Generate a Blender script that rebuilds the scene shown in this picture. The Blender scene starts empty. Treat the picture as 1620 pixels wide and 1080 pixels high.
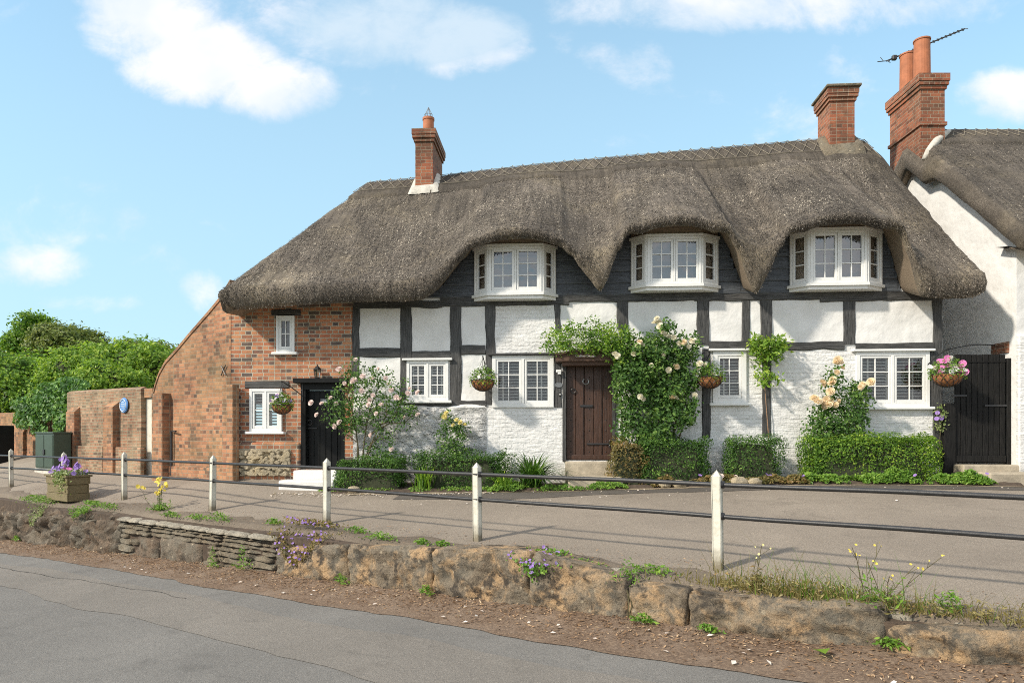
import bpy, bmesh, math, random
import numpy as np
from mathutils import Vector, noise as mnoise
random.seed(7); RNG = np.random.default_rng(7)
SC = bpy.context.scene; COL = SC.collection
R = math.radians
# ------------------------------------------------------------------ camera, sky, sun, exposure
FPX, CX, HY, CAMZ = 1080.0, 810.0, 689.0, 1.6
cd = bpy.data.cameras.new('camera'); cam = bpy.data.objects.new('camera', cd); COL.objects.link(cam)
cam.location = (0, 0, CAMZ); cam.rotation_euler = (R(90), 0, 0)
cd.lens = 24; cd.sensor_width = 36; cd.shift_y = (HY-540)/1620; cd.clip_start = .1; cd.clip_end = 2000
SC.camera = cam
SC.view_settings.view_transform = 'Standard'; SC.view_settings.look = 'None'
SC.view_settings.exposure = 0.9; SC.view_settings.gamma = 1
SC.cycles.use_denoising = False; SC.cycles.filter_width = 1.0; SC.cycles.max_bounces = 6; SC.cycles.transparent_max_bounces = 12
SUN = Vector((-.87, -.50, .72)).normalized()          # direction towards the sun
sl = bpy.data.lights.new('sun', 'SUN'); so = bpy.data.objects.new('sun', sl); COL.objects.link(so)
sl.energy = 2.65; sl.angle = R(3.2); sl.color = (1, .91, .77)
so.rotation_euler = SUN.to_track_quat('Z', 'Y').to_euler(); so.location = (-20, -12, 25)

def build_world():
    w = bpy.data.worlds.new("World"); SC.world = w; w.use_nodes = True
    nt = w.node_tree; N = nt.nodes; L = nt.links; N.clear()
    def m(op, a, b=None, c=None):
        n = N.new('ShaderNodeMath'); n.operation = op
        for i, v in enumerate((a, b, c)):
            if v is None: continue
            if isinstance(v, (int, float)): n.inputs[i].default_value = v
            else: L.new(v, n.inputs[i])
        return n.outputs[0]
    out = N.new('ShaderNodeOutputWorld'); bg = N.new('ShaderNodeBackground')
    sky = N.new('ShaderNodeTexSky'); sky.sky_type = 'NISHITA'; sky.sun_disc = False
    sky.sun_elevation = math.asin(SUN.z); sky.sun_rotation = math.atan2(SUN.x, SUN.y)
    sky.air_density = 1.0; sky.dust_density = .6; sky.ozone_density = 1.0
    tc = N.new('ShaderNodeTexCoord'); sp = N.new('ShaderNodeSeparateXYZ'); L.new(tc.outputs['Generated'], sp.inputs[0])
    X, Y, Z = sp.outputs
    ya = m('MAXIMUM', m('ABSOLUTE', Y), .05)
    U = m('DIVIDE', X, ya); V = m('DIVIDE', Z, ya)
    cmb = N.new('ShaderNodeCombineXYZ'); L.new(U, cmb.inputs[0]); L.new(V, cmb.inputs[1]); L.new(Y, cmb.inputs[2])
    def fbm(scale, det, rough, off=0.0):
        mp = N.new('ShaderNodeMapping'); L.new(cmb.outputs[0], mp.inputs[0])
        mp.inputs['Location'].default_value = (off, off*.7, 0); mp.inputs['Scale'].default_value = (1, 1.35, 1)
        n = N.new('ShaderNodeTexNoise'); n.inputs['Scale'].default_value = scale; n.inputs['Detail'].default_value = det
        n.inputs['Roughness'].default_value = rough; n.inputs['Distortion'].default_value = .35; L.new(mp.outputs[0], n.inputs['Vector']); return n.outputs[0]
    big, fine = fbm(4.0, 12, .62), fbm(13, 8, .65, 3.1)
    def blob(px, py, rx, ry, wt):
        a = m('DIVIDE', m('SUBTRACT', U, (px-CX)/FPX), rx/FPX); b = m('DIVIDE', m('SUBTRACT', V, (HY-py)/FPX), ry/FPX)
        d = m('ADD', m('MULTIPLY', a, a), m('MULTIPLY', b, b))
        return m('MULTIPLY', m('MAXIMUM', m('SUBTRACT', 1.0, d), 0.0), wt)
    blobs = [(240, 25, 160, 95, 1.05), (330, 95, 165, 85, 1.2), (430, 140, 120, 72, 1.2), (560, 35, 260, 85, .95), (730, 60, 130, 75, 1.05), (1230, 5, 460, 60, .95), (990, 98, 95, 48, .6),
             (60, 425, 110, 40, .68), (325, 465, 50, 45, .55), (1590, 150, 90, 55, .9), (1500, 15, 150, 40, .5), (130, 480, 150, 20, .4)]
    tot = None
    for b in blobs:
        v = blob(*b); tot = v if tot is None else m('MAXIMUM', tot, v)
    oh = N.new('ShaderNodeMapRange'); L.new(V, oh.inputs[0]); oh.inputs[1].default_value = .85; oh.inputs[2].default_value = 1.5; oh.inputs[4].default_value = .95   # unseen cloud added overhead to raise the soft fill light
    bk = N.new('ShaderNodeMapRange'); L.new(Y, bk.inputs[0]); bk.inputs[1].default_value = .1; bk.inputs[2].default_value = -.3; bk.inputs[4].default_value = .8   # more unseen cloud added behind the camera, also as neutral fill
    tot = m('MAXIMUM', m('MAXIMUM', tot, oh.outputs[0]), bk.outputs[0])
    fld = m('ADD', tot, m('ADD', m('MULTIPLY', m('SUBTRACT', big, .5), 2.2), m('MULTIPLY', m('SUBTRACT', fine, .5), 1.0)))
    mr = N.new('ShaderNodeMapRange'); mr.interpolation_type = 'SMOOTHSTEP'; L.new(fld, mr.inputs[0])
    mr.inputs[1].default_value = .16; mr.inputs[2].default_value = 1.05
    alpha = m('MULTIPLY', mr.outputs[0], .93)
    # thin veil towards the horizon
    # cloud colour: white tops, grey-blue undersides
    gr = N.new('ShaderNodeMapRange'); L.new(m('ADD', m('MULTIPLY', fbm(5, 4, .5, 8.0), 1.0), m('MULTIPLY', blob(640, 35, 230, 75, 1), .8)), gr.inputs[0])
    gr.inputs[1].default_value = .44; gr.inputs[2].default_value = .78
    cc = N.new('ShaderNodeMix'); cc.data_type = 'RGBA'; L.new(gr.outputs[0], cc.inputs[0])
    cc.inputs[6].default_value = (.60, .585, .60, 1); cc.inputs[7].default_value = (.38, .46, .53, 1)
    sm = N.new('ShaderNodeMix'); sm.data_type = 'RGBA'; sm.blend_type = 'MULTIPLY'; sm.inputs[0].default_value = 1
    L.new(sky.outputs[0], sm.inputs[6]); sm.inputs[7].default_value = (SKYK*.95, SKYK*1.14, SKYK*1.05, 1)
    # haze lift towards the horizon
    hz = N.new('ShaderNodeMapRange'); hz.interpolation_type = 'SMOOTHSTEP'; L.new(V, hz.inputs[0]); hz.inputs[1].default_value = .95; hz.inputs[2].default_value = .02
    hm = N.new('ShaderNodeMix'); hm.data_type = 'RGBA'; L.new(m('ADD', m('MULTIPLY', hz.outputs[0], .60), .25), hm.inputs[0])
    L.new(sm.outputs[2], hm.inputs[6]); hm.inputs[7].default_value = (.285, .42, .50, 1)
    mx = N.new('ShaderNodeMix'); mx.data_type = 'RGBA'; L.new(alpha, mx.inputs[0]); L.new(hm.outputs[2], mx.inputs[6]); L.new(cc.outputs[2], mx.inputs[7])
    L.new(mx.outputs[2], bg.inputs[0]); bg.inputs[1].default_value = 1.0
    L.new(bg.outputs[0], out.inputs[0])
SKYK = .15
build_world()

# ------------------------------------------------------------------ object helpers
def tag(o, label=None, cat=None, group=None, kind=None):
    if label: o['label'] = label
    if cat: o['category'] = cat
    if group: o['group'] = group
    if kind: o['kind'] = kind
    return o
def thing(name, label, cat, loc=(0, 0, 0), rz=0, group=None):
    o = bpy.data.objects.new(name, None); COL.objects.link(o); o.location = loc; o.rotation_euler = (0, 0, rz)
    o.empty_display_size = .2
    return tag(o, label, cat, group)
class MB:
    def __init__(s): s.v = []; s.f = []; s.m = []; s.t = []
    def add(s, vs, fs, mi=0, t=.5):
        b = len(s.v); s.v += [tuple(p) for p in vs]
        for f in fs: s.f.append(tuple(i+b for i in f)); s.m.append(mi); s.t.append(t)
    def box(s, x0, x1, y0, y1, z0, z1, mi=0, bev=0.0, t=.5):
        s.obox((0, 0), (1, 0), (0, 1), x0, x1, y0, y1, z0, z1, mi, bev, t)
    def obox(s, O, U, W, u0, u1, w0, w1, z0, z1, mi=0, bev=0.0, t=.5):
        def P(u, w, z): return (O[0]+U[0]*u+W[0]*w, O[1]+U[1]*u+W[1]*w, z)
        flip = U[0]*W[1]-U[1]*W[0] < 0
        b = min(bev, (u1-u0)*.45, (w1-w0)*.45, (z1-z0)*.45)
        if b <= 0:
            vs = [P(u0,w0,z0),P(u1,w0,z0),P(u1,w1,z0),P(u0,w1,z0),P(u0,w0,z1),P(u1,w0,z1),P(u1,w1,z1),P(u0,w1,z1)]
            fs = [(3,2,1,0),(4,5,6,7),(0,1,5,4),(1,2,6,5),(2,3,7,6),(3,0,4,7)]
        else:
            rings = []
            for (z, i) in ((z0, b), (z0+b, 0), (z1-b, 0), (z1, b)):
                a0, a1, c0, c1 = u0+i, u1-i, w0+i, w1-i; k = b if i == 0 else 0.0
                k = b
                if i == 0: rings.append([(u0+k,w0,z),(u1-k,w0,z),(u1,w0+k,z),(u1,w1-k,z),(u1-k,w1,z),(u0+k,w1,z),(u0,w1-k,z),(u0,w0+k,z)])
                else: rings.append([(u0+k,w0+k*.6,z),(u1-k,w0+k*.6,z),(u1-k*.6,w0+k,z),(u1-k*.6,w1-k,z),(u1-k,w1-k*.6,z),(u0+k,w1-k*.6,z),(u0+k*.6,w1-k,z),(u0+k*.6,w0+k,z)])
            vs = [P(*q) for r in rings for q in r]; fs = []
            for r in range(3):
                for i in range(8):
                    j = (i+1) % 8; fs.append((r*8+i, r*8+j, r*8+8+j, r*8+8+i))
            fs.append(tuple(range(7, -1, -1))); fs.append(tuple(range(24, 32)))
        if flip: fs = [f[::-1] for f in fs]
        s.add(vs, fs, mi, t)
    def tube(s, pts, r, n=6, mi=0, t=.5, caps=True):
        pts = [Vector(p) for p in pts]; rs = r if isinstance(r, (list, tuple)) else [r]*len(pts)
        vs = []; up = Vector((0, 0, 1)); px = None
        for i, p in enumerate(pts):
            d = (pts[min(i+1, len(pts)-1)]-pts[max(i-1, 0)]).normalized()
            if px is None:
                px = d.cross(up) if abs(d.z) < .9 else d.cross(Vector((1, 0, 0)))
            px = (px - d*px.dot(d)).normalized(); py = d.cross(px)
            for k in range(n):
                a = 2*math.pi*k/n; vs.append(p+(px*math.cos(a)+py*math.sin(a))*rs[i])
        fs = []
        for i in range(len(pts)-1):
            for k in range(n):
                j = (k+1) % n; fs.append((i*n+k, i*n+j, i*n+n+j, i*n+n+k))
        if caps: fs.append(tuple(range(n-1, -1, -1))); fs.append(tuple((len(pts)-1)*n+k for k in range(n)))
        s.add(vs, fs, mi, t)
    def lathe(s, c, prof, n=16, mi=0, t=.5):
        vs = [(c[0]+r*math.cos(2*math.pi*k/n), c[1]+r*math.sin(2*math.pi*k/n), c[2]+z) for r, z in prof for k in range(n)]
        fs = [(i*n+k, i*n+(k+1) % n, i*n+n+(k+1) % n, i*n+n+k) for i in range(len(prof)-1) for k in range(n)]
        s.add(vs, fs, mi, t)
    def build(s, name, mats, parent=None, loc=None, smooth=False, uvdir=None):
        return mk(name, np.array(s.v, dtype=float).reshape(-1, 3), s.f, mats, parent, loc, smooth, uvdir, s.m, s.t)
def mk(name, V, F, mats, parent=None, loc=None, smooth=False, uvdir=None, mi=None, tint=None):
    me = bpy.data.meshes.new(name)
    me.from_pydata(V.tolist() if isinstance(V, np.ndarray) else V, [], F.tolist() if isinstance(F, np.ndarray) else F)
    if not isinstance(mats, (list, tuple)): mats = [mats]
    for m in mats: me.materials.append(m)
    if mi is not None and len(mats) > 1: me.polygons.foreach_set('material_index', np.array(mi, dtype=np.int32))
    if tint is not None:
        at = me.attributes.new('tint', 'FLOAT', 'FACE'); at.data.foreach_set('value', np.array(tint, dtype=np.float32))
    if smooth: me.polygons.foreach_set('use_smooth', np.ones(len(me.polygons), dtype=bool))
    # box UVs in metres
    nl = len(me.loops); co = np.empty(len(me.vertices)*3); me.vertices.foreach_get('co', co); co = co.reshape(-1, 3)
    vi = np.empty(nl, dtype=np.int32); me.loops.foreach_get('vertex_index', vi)
    lt = np.empty(len(me.polygons), dtype=np.int32); me.polygons.foreach_get('loop_total', lt)
    nr = np.empty(len(me.polygons)*3); me.polygons.foreach_get('normal', nr); nr = nr.reshape(-1, 3)
    n = np.repeat(nr, lt, axis=0); p = co[vi]
    if uvdir is not None: tx, ty = np.full(nl, uvdir[0]), np.full(nl, uvdir[1])
    else:
        h = np.hypot(n[:, 0], n[:, 1])+1e-9; tx, ty = -n[:, 1]/h, n[:, 0]/h
    flat = np.abs(n[:, 2]) > .85
    u = np.where(flat, p[:, 0], p[:, 0]*tx+p[:, 1]*ty); v = np.where(flat, p[:, 1], p[:, 2])
    uv = me.uv_layers.new(name='UVMap'); uv.data.foreach_set('uv', np.stack([u, v], 1).astype(np.float32).ravel())
    o = bpy.data.objects.new(name, me); COL.objects.link(o)
    if parent: o.parent = parent
    if loc: o.location = loc
    return o
def dup(root, loc, rz=None, label=None):
    r = root.copy(); COL.objects.link(r); r.location = loc
    if rz is not None: r.rotation_euler = (0, 0, rz)
    if label: r['label'] = label
    for ch in list(root.children):
        c = ch.copy(); COL.objects.link(c); c.parent = r
        for g in ch.children:
            q = g.copy(); COL.objects.link(q); q.parent = c
    return r
def nz(x, y, z, s=1.0): return mnoise.noise(Vector((x*s, y*s, z*s)))
def fb(x, y, z, s=1.0, o=4):
    v = 0; a = 1
    for i in range(o): v += a*mnoise.noise(Vector((x*s, y*s, z*s+i*7.3))); s *= 2.03; a *= .5
    return v

# ------------------------------------------------------------------ materials
class G:
    def __init__(s, name, rough=.8):
        s.mat = bpy.data.materials.new(name); s.mat.use_nodes = True; s.nt = s.mat.node_tree; s.N = s.nt.nodes; s.L = s.nt.links
        s.b = s.N['Principled BSDF']; s.b.inputs['Roughness'].default_value = rough
        s.tc = s.N.new('ShaderNodeTexCoord'); s.hh = None
    def uv(s): return s.tc.outputs['UV']
    def ob(s): return s.tc.outputs['Object']
    def mp(s, src, sc=(1, 1, 1), rot=(0, 0, 0)):
        n = s.N.new('ShaderNodeMapping'); s.L.new(src, n.inputs[0]); n.inputs['Scale'].default_value = sc; n.inputs['Rotation'].default_value = rot
        return n.outputs[0]
    def noise(s, scale, det=6, rough=.6, vec=None, dist=0):
        n = s.N.new('ShaderNodeTexNoise'); s.L.new(vec or s.ob(), n.inputs['Vector'])
        n.inputs['Scale'].default_value = scale; n.inputs['Detail'].default_value = det; n.inputs['Roughness'].default_value = rough
        n.inputs['Distortion'].default_value = dist
        return n.outputs[0]
    def voro(s, scale, feat='F1', vec=None, out=0, rnd=1.0):
        n = s.N.new('ShaderNodeTexVoronoi'); n.feature = feat; s.L.new(vec or s.ob(), n.inputs['Vector']); n.inputs['Scale'].default_value = scale
        n.inputs['Randomness'].default_value = rnd
        return n.outputs[out]
    def ramp(s, fac, stops):
        n = s.N.new('ShaderNodeValToRGB'); s.L.new(fac, n.inputs[0]); e = n.color_ramp.elements
        while len(e) < len(stops): e.new(.5)
        for k, (p, c) in enumerate(stops):
            e[k].position = p; e[k].color = (c, c, c, 1) if isinstance(c, (int, float)) else (*c, 1)
        return n.outputs[0]
    def mix(s, fac, a, b, mode='MIX'):
        n = s.N.new('ShaderNodeMix'); n.data_type = 'RGBA'; n.blend_type = mode
        for i, v in ((0, fac), (6, a), (7, b)):
            if isinstance(v, (int, float)): n.inputs[i].default_value = v if i == 0 else (v, v, v, 1)
            elif isinstance(v, tuple): n.inputs[i].default_value = (*v, 1)
            else: s.L.new(v, n.inputs[i])
        return n.outputs[2]
    def math(s, op, a, b=0.0):
        n = s.N.new('ShaderNodeMath'); n.operation = op
        for i, v in enumerate((a, b)):
            if isinstance(v, (int, float)): n.inputs[i].default_value = v
            else: s.L.new(v, n.inputs[i])
        return n.outputs[0]
    def attr(s, name='tint'):
        n = s.N.new('ShaderNodeAttribute'); n.attribute_name = name; return n.outputs['Fac']
    def col(s, c):
        if isinstance(c, tuple): s.b.inputs['Base Color'].default_value = (*c, 1)
        else: s.L.new(c, s.b.inputs['Base Color'])
        return s
    def rough(s, r): s.L.new(r, s.b.inputs['Roughness']); return s
    def bump(s, h, dist=.01, st=1.0):
        n = s.N.new('ShaderNodeBump'); s.L.new(h, n.inputs['Height']); n.inputs['Distance'].default_value = dist; n.inputs['Strength'].default_value = st
        if s.hh: s.L.new(s.hh, n.inputs['Normal'])
        s.hh = n.outputs[0]; s.L.new(s.hh, s.b.inputs['Normal']); return s
def mat_brick(name, stops, mortar, bw=.225, rh=.075, ms=.007, lich=(.5, (.30, .27, .16)), lichamt=.25, squash=.52):
    g = G(name, .9); wob = g.N.new('ShaderNodeVectorMath'); wob.operation = 'ADD'
    nn = g.N.new('ShaderNodeTexNoise'); g.L.new(g.uv(), nn.inputs['Vector']); nn.inputs['Scale'].default_value = 5; nn.inputs['Detail'].default_value = 3
    sc = g.N.new('ShaderNodeVectorMath'); sc.operation = 'SCALE'; sc.inputs['Scale'].default_value = .018; g.L.new(nn.outputs['Color'], sc.inputs[0])
    g.L.new(g.uv(), wob.inputs[0]); g.L.new(sc.outputs[0], wob.inputs[1])
    b = g.N.new('ShaderNodeTexBrick'); g.L.new(wob.outputs[0], b.inputs['Vector'])
    b.inputs['Scale'].default_value = 1; b.inputs['Brick Width'].default_value = bw; b.inputs['Row Height'].default_value = rh
    b.inputs['Mortar Size'].default_value = ms; b.inputs['Mortar Smooth'].default_value = .25; b.squash = squash; b.squash_frequency = 2
    b.inputs['Color1'].default_value = (0, 0, 0, 1); b.inputs['Color2'].default_value = (1, 1, 1, 1); b.inputs['Bias'].default_value = 0
    rnd = g.math('ADD', b.outputs['Color'], g.math('MULTIPLY', g.math('SUBTRACT', g.noise(9, 5, .65), .5), .5))
    c = g.ramp(rnd, stops)
    big = g.noise(1.3, 5, .6)
    c = g.mix(g.ramp(big, [(.42, 0.0), (.68, lichamt)]), c, lich[1])
    mo = g.mix(g.noise(25, 4), mortar, tuple(x*.72 for x in mortar))
    c = g.mix(b.outputs['Fac'], c, mo)
    st = g.ramp(g.noise(.9, 7, .65, g.mp(g.ob(), (1, 1, .8))), [(.35, .55), (.5, .88), (.65, 1.0)]); c = g.mix(1.0, c, st, 'MULTIPLY'); c = g.mix(g.ramp(g.noise(3.1, 7, .7), [(.52, 0.0), (.66, .45)]), c, tuple(x*.33 for x in lich[1]))
    spk = g.noise(60, 3, .7)
    c = g.mix(g.ramp(spk, [(.63, 0.0), (.74, .35)]), c, (.62, .56, .46))
    g.col(c)
    h = g.math('SUBTRACT', g.math('MULTIPLY', g.noise(45, 5, .7), .5), b.outputs['Fac'])
    return g.bump(h, .012, .9).mat
RED = [(0, (.10, .08, .08)), (.13, (.17, .11, .09)), (.24, (.36, .14, .08)), (.5, (.52, .20, .10)), (.75, (.60, .28, .14)), (1, (.46, .16, .085))]
M_brick = mat_brick('red_brick', RED, (.60, .52, .40), ms=.009, lichamt=.1)
M_brick_side = mat_brick('orange_brick', [(0, (.13, .075, .055)), (.2, (.27, .125, .07)), (.5, (.42, .19, .10)), (.8, (.52, .25, .13)), (1, (.36, .15, .08))], (.44, .35, .24), ms=.006, lichamt=.45, lich=(.5, (.30, .22, .10)))
M_brick_old = mat_brick('weathered_brick', [(0, (.13, .085, .06)), (.25, (.30, .15, .09)), (.55, (.42, .21, .12)), (.8, (.47, .31, .21)), (1, (.30, .12, .07))], (.40, .33, .22), ms=.012, lichamt=.6, lich=(.5, (.33, .27, .16)))
M_brick_chim = mat_brick('chimney_brick', [(0, (.16, .06, .035)), (.4, (.33, .10, .05)), (.8, (.40, .135, .065)), (1, (.27, .085, .045))], (.46, .36, .26), ms=.006, lichamt=.35, lich=(.5, (.16, .13, .08)))
def dirty(g, c):
    sx = g.N.new('ShaderNodeSeparateXYZ'); g.L.new(g.ob(), sx.inputs[0])
    h = g.math('ADD', sx.outputs[2], g.math('MULTIPLY', g.math('SUBTRACT', g.noise(3.5, 7, .7), .5), 1.1))
    c = g.mix(g.ramp(h, [(.10, .45), (.55, 0.0)]), c, (.34, .31, .24))
    run = g.noise(2.2, 6, .65, g.mp(g.ob(), (4, 1, .45))); return g.mix(g.ramp(run, [(.60, 0.0), (.74, .28)]), c, (.42, .40, .36))
def mat_plaster():
    g = G('white_limewash', .85); n = g.noise(2.2, 6, .6)
    c = g.ramp(n, [(.3, (.66, .65, .63)), (.6, (.765, .76, .745))])
    c = g.mix(g.ramp(g.noise(9, 6, .7), [(.62, 0.0), (.75, .25)]), c, (.58, .55, .48))
    g.col(dirty(g, c)); g.bump(g.noise(4, 4, .5), .045, .6); return g.bump(g.noise(40, 4, .6), .003, .35).mat
def mat_wbrick():
    g = G('white_painted_brick', .8)
    b = g.N.new('ShaderNodeTexBrick'); 
    nn = g.noise(4, 3); wob = g.N.new('ShaderNodeVectorMath'); wob.operation = 'ADD'; g.L.new(g.uv(), wob.inputs[0])
    sc = g.N.new('ShaderNodeVectorMath'); sc.operation = 'SCALE'; sc.inputs['Scale'].default_value = .03; cv = g.N.new('ShaderNodeCombineXYZ')
    g.L.new(nn, cv.inputs[0]); g.L.new(nn, cv.inputs[1]); g.L.new(cv.outputs[0], sc.inputs[0]); g.L.new(sc.outputs[0], wob.inputs[1]); g.L.new(wob.outputs[0], b.inputs['Vector'])
    b.inputs['Scale'].default_value = 1; b.inputs['Brick Width'].default_value = .23; b.inputs['Row Height'].default_value = .078
    b.inputs['Mortar Size'].default_value = .007; b.inputs['Mortar Smooth'].default_value = .6
    c = g.ramp(g.noise(3, 6, .6), [(.3, (.66, .65, .63)), (.6, (.765, .76, .745))])
    c = g.mix(g.math('MULTIPLY', b.outputs['Fac'], .10), c, (.55, .53, .50)); g.col(dirty(g, c))
    g.bump(g.noise(14, 6, .6), .02, .8); g.bump(g.noise(4, 6, .6, g.mp(g.ob(), (1, 1, 3))), .05, .7)
    return g.bump(g.math('MULTIPLY', g.math('MULTIPLY', b.outputs['Fac'], -1.0), g.ramp(g.noise(2.4, 4), [(.38, .15), (.7, 1.1)])), .010, .7).mat
def mat_wstone():
    g = G('white_painted_rubble', .8); v = g.mp(g.ob(), (1, 1, 2.1))
    dv = g.voro(5.5, 'F1', g.mp(g.ob(), (1, 1, 2.4))); c = g.ramp(g.noise(3, 6, .6), [(.3, (.66, .65, .625)), (.62, (.765, .76, .745))])
    g.col(dirty(g, c)); g.bump(g.noise(4.5, 7, .62, v, .5), .22, 1.0); g.bump(g.math('MULTIPLY', dv, -1.0), .06, .7); return g.bump(g.noise(22, 6, .65), .012, .7).mat
def mat_timber(name, a, b, rough=.65, sc=(1.5, 1.5, 14), axis='x'):
    g = G(name, rough); s = {'x': (1.2, 14, 14), 'z': (14, 14, 1.2)}[axis]
    n = g.noise(3.5, 7, .65, g.mp(g.ob(), s), .6)
    g.col(g.mix(g.ramp(n, [(.35, 0.0), (.7, 1.0)]), a, b))
    if 'gate' in name: g.b.inputs['Specular IOR Level'].default_value = .15
    return g.bump(n, .012, .8).mat
M_timz = mat_timber('black_timber_post', (.014, .014, .014), (.10, .098, .095), .6, axis='z')
M_timx = mat_timber('black_timber_beam', (.014, .014, .014), (.10, .098, .095), .6, axis='x')
M_wboard = mat_timber('black_weatherboard', (.028, .032, .038), (.10, .112, .128), .45, axis='x')
M_plaster, M_wbrick, M_wstone = mat_plaster(), mat_wbrick(), mat_wstone()
def mat_simple(name, c, rough=.5, var=.25, scale=8, bump=.003, metal=0.0):
    g = G(name, rough); n = g.noise(scale, 6, .6)
    g.col(g.mix(g.ramp(n, [(.3, 0.0), (.7, 1.0)]), tuple(x*(1-var) for x in c), tuple(min(1, x*(1+var*.5)) for x in c)))
    g.b.inputs['Metallic'].default_value = metal
    if bump: g.bump(g.noise(scale*6, 4, .6), bump, .6)
    return g.mat
M_white = mat_simple('white_gloss_paint', (.78, .78, .76), .35, .06, 6, .001)
M_blackpaint = mat_simple('black_paint', (.010, .010, .010), .4, .4, 8, .003)
M_iron = mat_simple('black_iron', (.028, .028, .03), .45, .4, 20, .002)
M_gate = mat_timber('black_gate_boards', (.006, .006, .006), (.022, .021, .020), .6, axis='z')
M_door = mat_timber('brown_oak_door', (.036, .016, .009), (.080, .036, .021), .45, axis='z')
M_canopy = mat_timber('brown_canopy', (.06, .03, .018), (.12, .065, .042), .6, axis='x')
M_soffit = mat_timber('soffit_board', (.16, .12, .085), (.30, .235, .17), .8, axis='x')
M_pot = mat_simple('terracotta', (.42, .15, .07), .75, .25, 7, .003)
M_lead = mat_simple('pale_mortar_flashing', (.55, .52, .46), .85, .3, 9, .012)
M_stone = mat_simple('pale_step_stone', (.42, .36, .27), .9, .35, 6, .01)
M_whitestep = mat_simple('white_painted_step', (.74, .73, .70), .7, .12, 7, .005)
M_green = mat_simple('green_cabinet_paint', (.045, .07, .05), .45, .15, 4, .001)
M_slat = mat_simple('cream_blind', (.80, .78, .72), .5, .08, 5, 0)
M_curtain = mat_simple('beige_curtain', (.52, .43, .36), .9, .25, 12, .004)
M_grey = mat_simple('slate_plate', (.16, .17, .18), .5, .1, 10, 0)
M_whiteflat = mat_simple('white_lettering', (.8, .8, .78), .6, .02, 5, 0)
M_blue = mat_simple('blue_plaque_enamel', (.10, .26, .58), .3, .1, 10, 0)
M_steel = mat_simple('galvanised_wire', (.35, .36, .37), .4, .2, 20, 0, .8)
M_basket = mat_simple('coir_liner', (.36, .15, .06), .95, .45, 40, .012)
M_planter = mat_timber('planter_wood', (.12, .095, .045), (.235, .19, .10), .8, axis='x')
M_soil = mat_simple('soil', (.085, .06, .042), .95, .5, 14, .02)
M_tile = mat_simple('clay_roof_tile', (.30, .13, .075), .85, .4, 9, .01)
def mat_glass(name, k):
    g = G(name); N, L = g.N, g.L; N.remove(g.b); out = N['Material Output']
    tr = N.new('ShaderNodeBsdfTransparent'); tr.inputs[0].default_value = (.93, .95, .95, 1)
    gl = N.new('ShaderNodeBsdfGlossy'); gl.inputs['Roughness'].default_value = .015
    lw = N.new('ShaderNodeFresnel'); lw.inputs[0].default_value = 1.5
    bp = N.new('ShaderNodeBump'); L.new(g.noise(1.8, 2), bp.inputs['Height']); bp.inputs['Distance'].default_value = .012; L.new(bp.outputs[0], gl.inputs['Normal'])
    mx = N.new('ShaderNodeMixShader'); L.new(g.math('MINIMUM', g.math('ADD', g.math('MULTIPLY', lw.outputs[0], 1.6), k), 1.0), mx.inputs[0])
    L.new(tr.outputs[0], mx.inputs[1]); L.new(gl.outputs[0], mx.inputs[2]); L.new(mx.outputs[0], out.inputs[0]); return g.mat
M_glass, M_glass_up = mat_glass('window_glass', .03), mat_glass('upper_window_glass', .16)
M_netting = mat_simple('grey_blind_cloth', (.20, .21, .22), .9, .1, 3, 0)
def mat_thatch(name, k=1.42):
    g = G(name, .95)
    fine = g.noise(75, 4, .75, g.mp(g.ob(), (1, .6, .6))); mid = g.noise(20, 5, .7); big = g.noise(.8, 6, .62)
    c = g.ramp(fine, [(.28, (.045*k, .037*k, .030*k)), (.48, (.15*k, .125*k, .10*k)), (.62, (.24*k, .205*k, .165*k)), (.8, (.45*k, .39*k, .31*k))])
    c = g.mix(g.ramp(mid, [(.35, .5), (.65, 0.0)]), c, (.07*k, .058*k, .047*k))
    c = g.mix(g.ramp(big, [(.50, 0.0), (.68, .50)]), c, (.30*k, .245*k, .16*k))
    c = g.mix(g.ramp(g.noise(.55, 5, .6, g.mp(g.ob(), (1, 1, 1), (0, 0, 1.2))), [(.47, 0.0), (.66, .55)]), c, (.075*k, .064*k, .053*k)); c = g.mix(g.ramp(g.noise(5, 6, .7), [(.42, .35), (.6, 0.0)]), c, (.06*k, .05*k, .04*k))
    t = g.attr(); c2 = g.ramp(t, [(0, (.040*k, .034*k, .029*k)), (.45, (.13*k, .112*k, .094*k)), (.8, (.28*k, .245*k, .20*k)), (1, (.62*k, .55*k, .44*k))])
    isstraw = g.math('GREATER_THAN', t, .001); c = g.mix(isstraw, c, c2); c = g.mix(1.0, c, g.ramp(g.noise(1.0, 6, .68, g.mp(g.ob(), (11, .9, .9)), .2), [(.34, .62), (.5, .95), (.66, 1.22)]), 'MULTIPLY'); c = g.mix(1.0, c, g.ramp(g.noise(.7, 5, .6, g.mp(g.ob(), (1, .6, .6))), [(.36, .72), (.64, 1.2)]), 'MULTIPLY')
    g.col(c); g.bump(mid, .05, .7); return g.bump(fine, .03, 1.0).mat
M_thatch = mat_thatch('thatch'); M_ridge = mat_thatch('ridge_thatch', 1.0); M_thatch2 = mat_thatch('neighbour_thatch', 1.15)
M_hazel = mat_simple('hazel_rods', (.27, .235, .18), .9, .4, 12, 0)
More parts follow.
